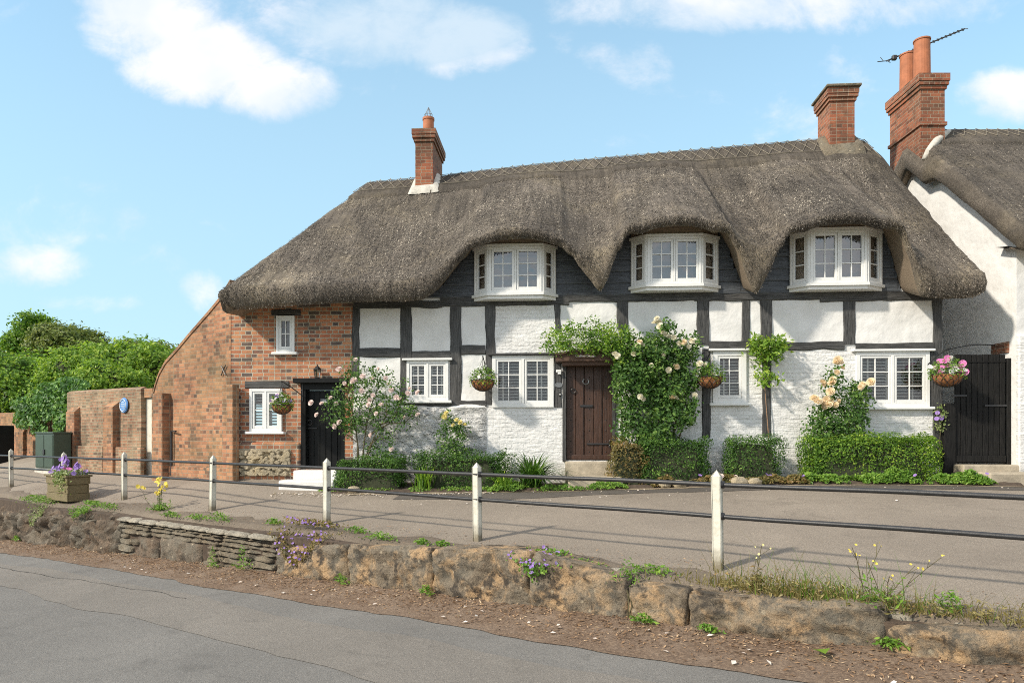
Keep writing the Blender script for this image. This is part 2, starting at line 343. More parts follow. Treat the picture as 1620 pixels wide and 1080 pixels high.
def mat_leaf(name, stops, trans=.28, rough=.5):
    if name not in ('dead_leaf', 'fallen_petal', 'dry_grass', 'variegated_leaf'): stops = [(p, tuple(min(.6, x*1.45) for x in c)) for p, c in stops]
    trans *= 1.25
    g = G(name, rough); t = g.attr(); c = g.ramp(t, stops); g.col(c); N, L = g.N, g.L
    tr = N.new('ShaderNodeBsdfTranslucent'); c2 = g.mix(1.0, c, (1.25, 1.25, .6), 'MULTIPLY'); L.new(c2, tr.inputs[0])
    mx = N.new('ShaderNodeMixShader'); mx.inputs[0].default_value = trans; L.new(g.b.outputs[0], mx.inputs[1]); L.new(tr.outputs[0], mx.inputs[2])
    L.new(mx.outputs[0], N['Material Output'].inputs[0]); g.b.inputs['Specular IOR Level'].default_value = .35; return g.mat
M_blackpaint.node_tree.nodes['Principled BSDF'].inputs['Specular IOR Level'].default_value = .2
L_dark = mat_leaf('box_leaf', [(0, (.018, .045, .010)), (.5, (.045, .105, .018)), (.85, (.10, .19, .03)), (1, (.20, .30, .06))])
L_mid = mat_leaf('rose_leaf', [(0, (.022, .055, .014)), (.5, (.055, .12, .024)), (.85, (.12, .20, .04)), (1, (.22, .29, .08))])
L_lime = mat_leaf('lime_leaf', [(0, (.05, .11, .015)), (.5, (.14, .24, .03)), (1, (.34, .42, .07))], .35)
L_hedge = mat_leaf('hedge_leaf', [(0, (.03, .07, .012)), (.45, (.09, .18, .022)), (.75, (.20, .31, .035)), (1, (.34, .40, .06))], .35)
L_ivy = mat_leaf('ivy_leaf', [(0, (.022, .055, .018)), (.5, (.06, .14, .03)), (1, (.19, .31, .07))], .22, .5)
L_tree = mat_leaf('tree_leaf', [(0, (.035, .06, .014)), (.5, (.10, .135, .026)), (1, (.24, .26, .055))], .25)
L_rust = mat_leaf('reddish_leaf', [(0, (.05, .055, .02)), (.5, (.13, .11, .035)), (1, (.26, .16, .07))], .25)
L_dry = mat_leaf('dry_grass', [(0, (.14, .13, .04)), (.5, (.30, .25, .10)), (1, (.45, .38, .20))], .25)
L_weed = mat_leaf('weed_leaf', [(0, (.05, .11, .015)), (.5, (.11, .21, .03)), (1, (.24, .34, .06))], .3)
L_vari = mat_leaf('variegated_leaf', [(0, (.12, .20, .05)), (.5, (.26, .32, .12)), (1, (.52, .52, .32))], .25)
def mat_petal(name, a, b):
    g = G(name, .6); g.col(g.mix(g.noise(18, 3), a, b)); N, L = g.N, g.L
    tr = N.new('ShaderNodeBsdfTranslucent'); tr.inputs[0].default_value = (*a, 1); mx = N.new('ShaderNodeMixShader'); mx.inputs[0].default_value = .3
    L.new(g.b.outputs[0], mx.inputs[1]); L.new(tr.outputs[0], mx.inputs[2]); L.new(mx.outputs[0], N['Material Output'].inputs[0]); return g.mat
P_pink, P_cream = mat_petal('pink_petal', (.84, .68, .63), (.87, .80, .77)), mat_petal('cream_petal', (.84, .78, .58), (.86, .83, .74))
P_peach, P_yel = mat_petal('peach_petal', (.85, .67, .42), (.87, .79, .62)), mat_petal('yellow_petal', (.80, .62, .06), (.85, .72, .18))
P_purp, P_mag, P_wh = mat_petal('violet_petal', (.28, .15, .50), (.42, .28, .64)), mat_petal('magenta_petal', (.68, .12, .42), (.80, .32, .60)), mat_petal('white_petal', (.82, .80, .78), (.85, .84, .84))
P_paley = mat_petal('pale_yellow_petal', (.80, .70, .25), (.84, .78, .45))
M_stem = mat_simple('green_brown_stem', (.10, .085, .04), .8, .4, 20, 0)
M_bark = mat_simple('bark', (.12, .09, .06), .9, .4, 14, .015)
M_vinebark = mat_simple('pale_vine_bark', (.33, .20, .12), .9, .3, 20, .006)
def mat_asphalt(name, a, b, agg, crack=False):
    g = G(name, .85); big = g.noise(.55, 6, .6, None, .3); fine = g.noise(120, 3, .8); sp = g.noise(55, 5, .8)
    c = g.mix(g.ramp(big, [(.35, 0.0), (.65, 1.0)]), a, b)
    c = g.mix(g.ramp(fine, [(.35, .6), (.55, 0.0)]), c, tuple(x*.55 for x in a))
    c = g.mix(g.ramp(fine, [(.58, 0.0), (.72, agg)]), c, tuple(min(1, x*2.1) for x in b))
    c = g.mix(g.ramp(g.noise(7, 6, .7), [(.6, 0.0), (.75, .3)]), c, tuple(x*.6 for x in a))
    c = g.mix(g.ramp(sp, [(.36, .55), (.48, 0.0)]), c, tuple(x*.6 for x in a)); c = g.mix(g.ramp(sp, [(.56, 0.0), (.70, .5)]), c, tuple(min(1, x*1.7) for x in b))
    c = g.mix(g.ramp(g.noise(1.6, 8, .7, None, 1.0), [(.55, 0.0), (.66, .35)]), c, tuple(x*.55 for x in a))
    g.col(c); g.bump(g.noise(12, 5), .015, .6); return g.bump(fine, .012, 1.0).mat
M_road = mat_asphalt('road_asphalt', (.185, .175, .16), (.25, .236, .215), .7)
M_patch = mat_asphalt('road_patch_asphalt', (.205, .186, .162), (.275, .248, .215), .75)
M_dark = mat_asphalt('dark_tarmac', (.098, .084, .071), (.135, .117, .10), .35)
M_pave = mat_asphalt('pavement_tarmac', (.25, .208, .165), (.335, .282, .225), .65)
M_crack = mat_simple('crack_fill', (.035, .033, .031), .95, .4, 20, .004)
def mat_litter():
    g = G('leaf_litter_soil', .95); f = g.noise(38, 6, .75); bg = g.noise(2.2, 5, .6)
    c = g.ramp(f, [(.3, (.06, .037, .023)), (.5, (.18, .115, .072)), (.6, (.29, .20, .13)), (.72, (.46, .35, .24))])
    g.col(g.mix(g.ramp(bg, [(.4, 0.0), (.7, .55)]), c, (.33, .25, .185))); g.bump(f, .03, 1.0); return g.mat
M_litter = mat_litter()
def mat_rock(name, base, ochre, dark, oamt=.8, dk=1.0):
    g = G(name, .95); n1 = g.noise(3.2, 8, .65, None, .4); n2 = g.noise(9, 7, .7); n3 = g.noise(30, 6, .7)
    c = g.ramp(n3, [(.3, tuple(x*.75 for x in base)), (.7, tuple(x*1.25 for x in base))])
    c = g.mix(g.ramp(n1, [(.47, 0.0), (.58, oamt)]), c, g.mix(n3, tuple(x*.65 for x in ochre), tuple(x*1.25 for x in ochre)))
    c = g.mix(g.ramp(g.noise(5.5, 7, .7, g.mp(g.ob(), (1, 1, 1), (1, 2, .5))), [(.51, 0.0), (.60, .80*dk)]), c, dark); c = g.mix(g.ramp(g.noise(17, 6, .75), [(.53, 0.0), (.65, .65*dk)]), c, tuple(x*1.3 for x in dark)); c = g.mix(g.ramp(g.noise(1.7, 5, .6), [(.5, 0.0), (.62, .5)]), c, (.24, .22, .175))
    c = g.mix(g.ramp(g.voro(7), [(.07, .75), (.16, 0.0)]), c, (.50, .42, .30))
    c = g.mix(g.ramp(n2, [(.66, 0.0), (.74, .5)]), c, (.52, .48, .40))
    g.col(c); g.bump(n2, .08, 1.0); return g.bump(n3, .02, .9).mat
M_rock = mat_rock('lichened_stone', (.215, .172, .122), (.54, .355, .19), (.048, .04, .032), .85, 1.12)
M_rock_dark = mat_rock('dark_eroded_stone', (.14, .11, .08), (.26, .18, .12), (.04, .034, .028), .5, .8)
M_rubble = mat_rock('grey_walling_stone', (.21, .175, .125), (.26, .20, .13), (.05, .045, .035), .5, .5)
M_capstone = mat_rock('pale_cap_stone', (.40, .36, .29), (.46, .40, .30), (.12, .105, .085), .5, .5)
M_flint = mat_rock('flint_rubble', (.50, .42, .29), (.56, .45, .27), (.16, .13, .09), .6, .35)
def mat_post():
    g = G('dirty_white_post', .7); n = g.noise(9, 7, .7)
    c = g.mix(g.ramp(n, [(.5, 0.0), (.72, .75)]), (.60, .58, .50), (.36, .33, .23))
    sx = g.N.new('ShaderNodeSeparateXYZ'); g.L.new(g.ob(), sx.inputs[0])
    low = g.math('ADD', sx.outputs[2], g.math('MULTIPLY', g.math('SUBTRACT', n, .5), .35))
    c = g.mix(g.ramp(low, [(.03, .9), (.20, 0.0)]), c, (.16, .13, .08))
    g.col(c); return g.bump(g.noise(40, 5), .004, .8).mat
M_post = mat_post()

# ------------------------------------------------------------------ frames of measurement
def W(px, py, D): return Vector(((px-CX)/FPX*D, D, CAMZ+(HY-py)/FPX*D))
AD, ND = (-.81, .586), (.586, .81)                       # along the street (to the left) / away from the road
def AN(a, n, z=0.0): return Vector((AD[0]*a+ND[0]*n, AD[1]*a+ND[1]*n, z))
def toAN(x, y): return (AD[0]*x+AD[1]*y, ND[0]*x+ND[1]*y)
O_H = (-3.09, 13.33); T = .066; ln = math.hypot(1, T); U_H = (1/ln, -T/ln); V_H = (T/ln, 1/ln); HZ0 = .6
H_RZ = math.atan2(U_H[1], U_H[0])
def H(px, py, d):                                        # pixel on the plane d metres behind the facade -> (s, local z)
    ux = (px-CX)/FPX; c0 = O_H[0]*V_H[0]+O_H[1]*V_H[1]+d
    D = c0/(ux*V_H[0]+V_H[1]); x, y = ux*D-O_H[0], D-O_H[1]
    return (x*U_H[0]+y*U_H[1], CAMZ+(HY-py)/FPX*D-HZ0)
def HS(px, d=0): return H(px, 600, d)[0]
def hw(s, d, z): return Vector((O_H[0]+U_H[0]*s+V_H[0]*d, O_H[1]+U_H[1]*s+V_H[1]*d, z+HZ0))
def HW(px, py, d): s, z = H(px, py, d); return hw(s, d, z)
# ground heights
def zroad(a): 
    a = max(-22.0, min(24.0, a)); return -.04*a
CP = [(*AN(a, 5.75)[:2], z) for a, z in ((-6, .33), (-1, .30), (2, .28), (5, .31), (8, .31), (12, .25), (16, .18), (24, .1))]
CP += [(*AN(a, 6.25)[:2], .37) for a in (-6, -1, 2.16, 5, 8, 11, 14, 17, 20, 25)]
CP += [tuple(W(*q)) for q in ((370, 757, 13.5), (240, 752, 15.7), (105, 737, 18.4), (40, 735, 19), (540, 776, 12.6), (700, 778, 12.3), (900, 776, 12.1), (1200, 767, 11.9), (1500, 767, 11.7), (1610, 768, 11.8))]
CP += [(12, 13, .8), (12, 8, .6), (-22, 26, .8), (0, 17, .8), (9, 18, .8)]
CP = np.array(CP)
def _tps(d): return np.where(d > 1e-9, d*d*np.log(d+1e-12), 0)
_n = len(CP); _K = _tps(np.hypot(CP[:, None, 0]-CP[None, :, 0], CP[:, None, 1]-CP[None, :, 1]))+np.eye(_n)*.4
_P = np.c_[np.ones(_n), CP[:, :2]]; _A = np.block([[_K, _P], [_P.T, np.zeros((3, 3))]])
_w = np.linalg.solve(_A, np.r_[CP[:, 2], 0, 0, 0])
def zp(x, y):
    return float(np.clip(_tps(np.hypot(CP[:, 0]-x, CP[:, 1]-y)) @ _w[:_n] + _w[_n] + _w[_n+1]*x + _w[_n+2]*y, .0, 1.0))
def zpAN(a, n): p = AN(a, n); return zp(p.x, p.y)

# ------------------------------------------------------------------ setting: ground, road, litter, pavement
def sheet(name, mat, A, Nn, zf, parent=None, dz=0):
    V = []; F = []
    for i, a in enumerate(A):
        for j, n in enumerate(Nn):
            p = AN(a, n); V.append((p.x, p.y, zf(a, n)+dz))
    m = len(Nn)
    for i in range(len(A)-1):
        for j in range(m-1): F.append((i*m+j, i*m+j+1, (i+1)*m+j+1, (i+1)*m+j))
    return tag(mk(name, V, F, mat, parent, smooth=True), kind='structure') if parent is None else mk(name, V, F, mat, parent, smooth=True)
g = mat_simple('field_grass', (.09, .13, .035), .95, .5, 3, .05)
b = MB(); b.box(-600, 600, -600, 600, -2.6, -1.6); tag(b.build('ground', g), kind='structure')
edge = lambda a: 4.80+.10*fb(a, 1, 0, .5, 3)+.04*fb(a, 7, 0, 3, 2)
road = sheet('road', M_road, np.arange(-24, 40, .5), np.linspace(-3.4, 5.2, 24), lambda a, n: zroad(a)-.0)
# verge across the road (behind the camera)
sheet('verge', g, np.arange(-24, 40, 1.0), np.linspace(-14, -3.3, 8), lambda a, n: zroad(a)+.05+.05*nz(a, n, 0, .7))
def patch(name, mat, poly_lo, poly_hi, A, dz):
    V = []; F = []; m = 7
    for a in A:
        lo, hi = poly_lo(a), poly_hi(a)
        for j in range(m):
            n = lo+(hi-lo)*j/(m-1); p = AN(a, n); V.append((p.x, p.y, zroad(a)+dz))
    for i in range(len(A)-1):
        for j in range(m-1): F.append((i*m+j, i*m+j+1, (i+1)*m+j+1, (i+1)*m+j))
    return mk(name, V, F, mat, road, smooth=True)
patch('worn_surface', M_patch, lambda a: 3.45+.16*fb(a, 3, 0, .6, 4), lambda a: 4.35+.14*fb(a, 9, 0, .5, 4), np.arange(-20, 30, .2), .004)
def crack(a0, n0, a1, n1, w, seed):
    V = []; F = []; k = 60
    for i in range(k+1):
        t = i/k; a = a0+(a1-a0)*t; n = n0+(n1-n0)*t+.10*fb(a*1.0, seed, 0, 1.2, 5)
        ww = w*(.35+.9*abs(nz(a, seed, 3, 3)))
        for sgn in (-1, 1):
            p = AN(a, n+sgn*ww); V.append((p.x, p.y, zroad(a)+.009))
    F = [(2*i, 2*i+1, 2*i+3, 2*i+2) for i in range(k)]
    mk('crack', V, F, M_crack, road)
crack(3.5, 1.75, 15, 2.2, .006, 2); crack(7.8, 4.3, 16, 3.9, .009, 5); crack(1.2, 2.7, 4.9, 1.2, .004, 9)
# litter strip at the foot of the wall
def zlit(a, n): 
    t = max(0, min(1, (n-edge(a))/.9)); return zroad(a)+.006+.075*t*t+.012*fb(a, n, 0, 4, 3)*min(1, t*4)
A_ = np.arange(-12, 30, .1); V = []; F = []; m = 14
for a in A_:
    e = edge(a)
    for j in range(m):
        n = e+(6.0-e)*j/(m-1); p = AN(a, n); V.append((p.x, p.y, zlit(a, n)))
F = [(i*m+j, i*m+j+1, (i+1)*m+j+1, (i+1)*m+j) for i in range(len(A_)-1) for j in range(m-1)]
tag(mk('leaf_litter_strip', V, F, M_litter, smooth=True), kind='structure')
# pavement
pave = sheet('pavement', M_pave, np.arange(-14, 40, .35), np.r_[np.arange(5.82, 8, .12), np.arange(8, 18, .4)], lambda a, n: zpAN(a, n)+.006*fb(a, n, 0, 1.5, 3))
def hsheet(name, mat, S, lo, hi, dz, parent=None, m=9, amp=0.0):
    V = []; F = []
    for s in S:
        for j in range(m):
            t = j/(m-1); d = lo(s)+(hi(s)-lo(s))*t; p = hw(s, d, 0)
            a, n = toAN(p.x, p.y)
            V.append((p.x, p.y, zp(p.x, p.y)+.006*fb(a, n, 0, 1.5, 3)+dz+amp*fb(p.x, p.y, 0, 5, 3)*(1 if 0 < j < m-1 else 0)+(0 if 0 < j else -.05 if amp else 0)))
    F = [(i*m+j, (i+1)*m+j, (i+1)*m+j+1, i*m+j+1) for i in range(len(S)-1) for j in range(m-1)]
    o = mk(name, V, F, mat, parent, smooth=True)
    return o if parent else tag(o, kind='structure')
hsheet('tarmac_patch', M_dark, np.arange(1.2, 13.5, .12), lambda s: -1.75+.10*fb(s, 2, 0, .8, 3)-.25*math.exp(-((s-3.2)/.9)**2)-.22*math.exp(-((s-8.6)/.8)**2), lambda s: -1.0, .005, pave)
hsheet('gravel_edge', mat_asphalt('sandy_edge', (.30, .235, .155), (.44, .36, .25), .7), np.arange(.2, 13.3, .06), lambda s: -1.17+.13*fb(s, 21, 0, 1.3, 5), lambda s: -.9, .010, pave)
hsheet('flower_bed', M_soil, np.arange(-.15, 11.9, .08), lambda s: -1.05+.06*fb(s, 4, 0, 1.5, 3), lambda s: .05, .05, None, 9, .03)
# soil along the top of the wall, around the posts
V = []; F = []; m = 7; A_ = np.arange(-10, 26, .12)
for a in A_:
    hi = 6.12+.30*fb(a, 11, 0, .9, 5)
    for j in range(m):
        n = 5.72+(hi-5.72)*j/(m-1); p = AN(a, n); V.append((p.x, p.y, zp(p.x, p.y)+.006*fb(a, n, 0, 1.5, 3)+(-.14 if j == 0 else .016+.012*fb(a, n, 2, 6, 2) if j < m-1 else -.004)))
F = [(i*m+j, i*m+j+1, (i+1)*m+j+1, (i+1)*m+j) for i in range(len(A_)-1) for j in range(m-1)]
tag(mk('soil_margin', V, F, mat_asphalt('gritty_soil', (.15, .118, .087), (.23, .185, .138), .8), smooth=True), kind='structure')

# ------------------------------------------------------------------ thatch builder
def thatch(name, parent, mat, s_rng, d_rng, Zf, botf, front_n, ds=.05, dd=.1, straw=45000, ridge_d=2.75, seed=1, sl_vis=True):
    S = np.arange(s_rng[0], s_rng[1]+ds*.5, ds); Dd = np.arange(d_rng[0], d_rng[1]+dd*.5, dd); ns, nd = len(S), len(Dd)
    SS, DD = np.meshgrid(S, Dd, indexing='ij'); Z = Zf(SS, DD)
    wob = np.array([[.030*fb(s, d, seed, .9, 4)+.016*nz(s, d, seed, 6) for d in Dd] for s in S])
    V = np.stack([SS, DD, Z+wob], -1).reshape(-1, 3).tolist(); idx = lambda i, j: i*nd+j
    F = [(idx(i, j), idx(i+1, j), idx(i+1, j+1), idx(i, j+1)) for i in range(ns-1) for j in range(nd-1)]
    loop = [(i, 0) for i in range(ns)]+[(ns-1, j) for j in range(1, nd)]+[(i, nd-1) for i in range(ns-2, -1, -1)]+[(0, j) for j in range(nd-2, 0, -1)]
    mi = [0]*len(F); prev = [idx(*q) for q in loop]; nl = len(loop)
    def outd(i, j):
        ox = (-1 if i == 0 else 1 if i == ns-1 else 0); oy = (-1 if j == 0 else 1 if j == nd-1 else 0); l = math.hypot(ox, oy); return ox/l, oy/l
    rings = [(.05, .10, None), (.085, .5, None), (.05, .88, None), (-.04, 1.0, .0), (-.16, 1.0, .06), (-.80, 1.0, .27)]
    for ri, (off, fr, add) in enumerate(rings):
        cur = []
        for (i, j) in loop:
            s, d = S[i], Dd[j]; zt = Z[i, j]+wob[i, j]; zb = botf(s, d, zt); o = outd(i, j)
            w = .022*fb(s*1.0, d, seed+ri*3.1, 3.0, 3)
            z = zt+(zb-zt)*fr+(add or 0)+w*.6
            cur.append(len(V)); V.append((s+o[0]*(off+w), d+o[1]*(off+w), z))
        for k in range(nl):
            q = (k+1) % nl; F.append((prev[k], cur[k], cur[q], prev[q])); mi.append(1 if ri >= 4 else 0)
        prev = cur
    tint = [0.0]*len(F)
    rg = np.random.default_rng(seed)
    n = straw; s = rg.uniform(s_rng[0], s_rng[1], n); d = rg.uniform(d_rng[0], ridge_d+.3, n)
    z = Zf(s, d); e = .03; gs = (Zf(s+e, d)-Zf(s-e, d))/(2*e); gd = (Zf(s, d+e)-Zf(s, d-e))/(2*e)
    nrm = np.stack([-gs, -gd, np.ones(n)], 1); nrm /= np.linalg.norm(nrm, axis=1, keepdims=True)
    dn = np.stack([-gs, -gd, -(gs**2+gd**2)], 1); dn /= np.linalg.norm(dn, axis=1, keepdims=True)+1e-9
    sd = np.cross(nrm, dn); ang = rg.normal(0, .38, n)
    t = dn*np.cos(ang)[:, None]+sd*np.sin(ang)[:, None]; sd = np.cross(nrm, t)
    L = rg.uniform(.022, .062, n)[:, None]; w = rg.uniform(.0028, .0058, n)[:, None]
    P = np.stack([s, d, z], 1)+nrm*rg.uniform(.003, .018, n)[:, None]
    lift = rg.uniform(-.012, .014, n)[:, None]
    q = np.stack([P-sd*w, P+sd*w, P+t*L+sd*w*.7+nrm*lift, P+t*L-sd*w*.7+nrm*lift], 1)
    patchn = np.array([nz(a, b2, 5, .7) for a, b2 in zip(s, d)])
    patch2 = np.array([fb(a*.9, b2*1.6, 15, .9, 4) for a, b2 in zip(s, d)]); tn = np.clip(rg.beta(2.0, 2.4, n)*.85+.12*patchn+.22*patch2+.10+(rg.random(n) < .06)*.35, .02, 1)
    # reed ends along the front lip
    m = front_n; s2 = rg.uniform(s_rng[0]-.03, s_rng[1]+.03, m); zt = Zf(s2, np.full(m, d_rng[0])); fr = rg.random(m)
    zb = np.array([botf(a, d_rng[0], c) for a, c in zip(s2, zt)]); z2 = zt+(zb-zt)*fr
    P2 = np.stack([s2, d_rng[0]-.02-.085*np.sin(np.pi*np.clip(fr, .05, .95)), z2], 1)
    t2 = np.stack([rg.normal(0, .35, m), rg.uniform(-.8, -.1, m), rg.uniform(-1.1, -.3, m)], 1); t2 /= np.linalg.norm(t2, axis=1, keepdims=True)
    sd2 = np.cross(t2, rg.normal(0, 1, (m, 3))); sd2 /= np.linalg.norm(sd2, axis=1, keepdims=True)
    L2 = rg.uniform(.014, .040, m)[:, None]; w2 = rg.uniform(.003, .006, m)[:, None]
    q2 = np.stack([P2-sd2*w2, P2+sd2*w2, P2+t2*L2+sd2*w2*.7, P2+t2*L2-sd2*w2*.7], 1)
    tn2 = np.clip(rg.beta(2, 2.6, m)*.85+.08, .02, 1)
    Q = np.concatenate([q, q2]).reshape(-1, 3); b0 = len(V); nq = n+m
    V = np.concatenate([np.array(V), Q]); FQ = (np.arange(nq*4).reshape(-1, 4)+b0).tolist()
    return mk(name, V, F+FQ, [mat, M_soffit], parent, smooth=True, mi=mi+[0]*nq, tint=tint+tn.tolist()+tn2.tolist())

# ------------------------------------------------------------------ the thatched cottage
cot = thing('thatched_cottage', 'black and white timber framed thatched cottage with three dormer bays and red brick end', 'house', (O_H[0], O_H[1], HZ0), H_RZ)
sA = HS(365); sE = HS(1490); zW = 3.95; D0 = -.68; DR = 2.75
EC = [(348, 476), (358, 482), (375, 489), (450, 484), (560, 477), (640, 476), (668, 474), (684, 465), (704, 441), (724, 415), (736, 392), (745, 383), (758, 380), (800, 378), (872, 374), (888, 377), (899, 389), (915, 419), (935, 444), (947, 460), (952, 460), (962, 440), (981, 384), (988, 366), (997, 359), (1050, 358), (1140, 355), (1153, 359), (1162, 379), (1185, 444), (1194, 467), (1199, 464), (1222, 420), (1240, 372), (1249, 360), (1266, 356), (1330, 354), (1408, 351), (1423, 356), (1433, 376), (1452, 455), (1460, 470), (1500, 472), (1540, 470), (1560, 463)]
EC = np.array([H(px, py, D0) for px, py in EC]); e_f = lambda s: np.interp(s, EC[:, 0], EC[:, 1])
RC = [(520, 293), (585, 290), (640, 286), (705, 279), (850, 262), (1000, 248), (1150, 235), (1300, 222), (1345, 217), (1368, 226), (1390, 245), (1410, 268)]
RC = np.array([H(px, py, DR) for px, py in RC]); zr_f = lambda s: np.interp(s, RC[:, 0], RC[:, 1])
sL = H(352, 460, D0)[0]; sR = H(1553, 464, D0)[0]
em_l, em_r = H(375, 489, D0)[1], H(1500, 471, D0)[1]
def emain(s): return em_l+(em_r-em_l)*(s-sL)/(sR-sL)
_es = np.arange(sL-1, sR+1, .02); _k = np.exp(-.5*(np.arange(-75, 76)*.02/.42)**2); _k /= _k.sum(); _eb = np.convolve(np.pad(e_f(_es), 75, mode='edge'), _k, 'valid')
eb_f = lambda s: np.interp(s, _es, _eb)
smax = lambda a, b, k: np.log(np.exp((a-b)/k)+1)*k+b
smin = lambda a, b, k: -smax(-a, -b, k)
s_rl, z_rl = H(580, 290, DR); z_le = H(350, 452, D0)[1]
def Zc(s, d):
    s = np.asarray(s, float); d = np.asarray(d, float); zr = zr_f(s); ze = emain(s)+.36
    x = np.clip((d-D0)/(DR-D0), 0, 1); front = ze+(zr-ze)*x
    xb = (2*DR-D0-d)/(DR-D0); back = ze+(zr-ze)*np.clip(xb, 0, None)
    e = e_f(s); dor = np.maximum(eb_f(s), e-.14)+.30; dor = dor+np.minimum(math.tan(R(35)), (zr-.10-dor)/(DR-D0))*(d-D0)
    kk = .22*(1-x)+.015; f = smax(front, dor, kk)-.36*kk/(1+np.exp(np.clip(-(dor-front)/.12-1.5, -30, 30)))
    z = smin(f, back, .07)
    hip = z_le+(z_rl-z_le)*(s-sL)/(s_rl-sL)+.10*np.sin(np.pi*np.clip((s-sL)/(s_rl-sL), 0, 1))
    z = smin(z, hip, .10)
    return np.minimum(z, zr+.03)
def botc(s, d, zt):
    if d < D0+.01: return min(float(e_f(s)), zt-.2)
    return zt-.46
thatch('thatch_roof', cot, M_thatch, (sL, sR), (D0, 2*DR-D0), Zc, botc, 16000, straw=90000, ridge_d=DR)
# ridge cap: a raised block of sedge with hazel rods
S = np.arange(s_rl-.25, sR-.12, .06); V = []; F = []; prof = [(-.62, -.03), (-.60, .055), (-.3, .06), (-.12, .065), (0, .075), (.12, .065), (.3, .06), (.60, .055), (.62, -.03)]
for s in S:
    for (x, h) in prof:
        zz = float(Zc(s, DR+x)); V.append((s, DR+x, zz+h+.012*fb(s, x, 3, 5, 3)+(.02*math.sin(s*7) if abs(x) > .5 else 0)))
m = len(prof); F = [(i*m+j, (i+1)*m+j, (i+1)*m+j+1, i*m+j+1) for i in range(len(S)-1) for j in range(m-1)]
mk('thatch_ridge', V, F, M_ridge, cot, smooth=True, tint=[0.0]*len(F))
rods = MB(); s = S[0]+.05
rp = lambda s, x, h=.085: (s, DR+x, float(Zc(s, DR+x))+h+random.uniform(-.006, .006))
while s < S[-1]-.3:
    q = .24
    rods.tube([rp(s, -.40), rp(s+q*.5, -.23), rp(s+q, -.06)], .006, 4); rods.tube([rp(s+q, -.40), rp(s+q*.5, -.23), rp(s, -.06)], .006, 4)
    for x in (-.42, -.04): rods.tube([rp(s, x), rp(s+q, x)], .007, 4)
    rods.tube([rp(s, .04, .09), rp(s+.05, .0, .12), rp(s+.1, -.1, .09)], .008, 4)
    s += q
rods.build('hazel_rods', M_hazel, cot)

# --- walls ------------------------------------------------------------
def rect(px0, py0, px1, py1, d=0):
    s0, z1 = H(px0, py0, d); s1, z0 = H(px1, py1, d); return (s0, s1, z0, z1)
WIN = {'w1': rect(396, 615, 447, 682), 'w2': rect(438, 500, 467, 557), 'w3': rect(644, 571, 710, 633), 'w4': rect(779, 563, 876, 644),
       'w5': rect(1127, 556, 1180, 637), 'w6': rect(1353, 557, 1469, 643)}
DOOR_R = rect(476, 603, 545, 742); DOOR_B = rect(896, 568, 969, 728)
BAYS = [dict(a=753, b=877, fa=774, fb=857, top=389, sill=468), dict(a=1000, b=1133, fa=1024, fb=1109, top=378, sill=458), dict(a=1250, b=1391, fa=1281, fb=1370, top=373, sill=460)]
for q in BAYS: q['r'] = (HS(q['a'])+.06, HS(q['b'])-.06, H(800, q['sill']-8, 0)[1], H(800, q['top']+6, 0)[1])
holes = [*WIN.values(), DOOR_R, DOOR_B]
z_rub = H(660, 640, 0)[1]
def wall_grid(name, s0, s1, z0, z1, zones, mats, holes, step=.055, parent=cot, d=0.0):
    def axis(a, b, cuts):
        pts = [a, b]+[c for c in cuts if a < c < b]; pts = sorted(set(round(x, 4) for x in pts)); out = []
        for p, q in zip(pts[:-1], pts[1:]):
            k = max(1, round((q-p)/step)); out += [p+(q-p)*i/k for i in range(k)]
        return out+[pts[-1]]
    SS = axis(s0, s1, [c for h in holes for c in h[:2]]); ZZ = axis(z0, z1, [c for h in holes for c in h[2:]])
    V = []; m = len(ZZ)
    for s in SS:
        for z in ZZ: V.append((s, d+zones(s, z)[1], z))
    F = []; mi = []
    for i in range(len(SS)-1):
        for j in range(m-1):
            cs, cz = (SS[i]+SS[i+1])/2, (ZZ[j]+ZZ[j+1])/2
            if any(h[0] < cs < h[1] and h[2] < cz < h[3] for h in holes): continue
            F.append((i*m+j, (i+1)*m+j, (i+1)*m+j+1, i*m+j+1)); mi.append(zones(cs, cz)[0])
    return mk(name, V, F, mats, parent, smooth=True, uvdir=(1, 0), mi=mi)
s_rub1 = HS(770); z_mid = H(800, 548, 0)[1]
def zones(s, z):
    if z > H(800, 480, 0)[1]: return 0, .0
    if s < s_rub1-.02 and z < z_rub-.02:
        return 2, -.05+.065*fb(s*.8, z*2.2, 0, 3.0, 4)
    if z < z_mid and s > HS(770) or (HS(785) < s < HS(876) and z > z_mid): return 1, -.008+.012*fb(s, z, 2, 1.6, 3)
    return 0, -.006+.022*fb(s, z, 4, 1.5, 3)
wall_grid('whitewashed_wall', 0, sE, -.25, 3.72, zones, [M_plaster, M_wbrick, M_wstone], holes)
def bz(s, z): return 0, .004*fb(s, z, 6, 2, 2)
wall_grid('brick_wall', sA, 0, -.35, 3.9, bz, [M_brick], holes, .12)
# rear and right walls, floor between storeys
mb = MB(); mb.box(sE-.02, sE+.02, .02, 5.4, -.3, 4.0); mb.box(sA+2.5, sE-.03, 5.4, 5.6, -.3, 4.0); mb.build('rear_wall', M_plaster, cot)
mb = MB(); mb.box(sA+.6, sE-.05, .25, 5.38, 2.9, 2.98); mb.build('floor', M_soil, cot)
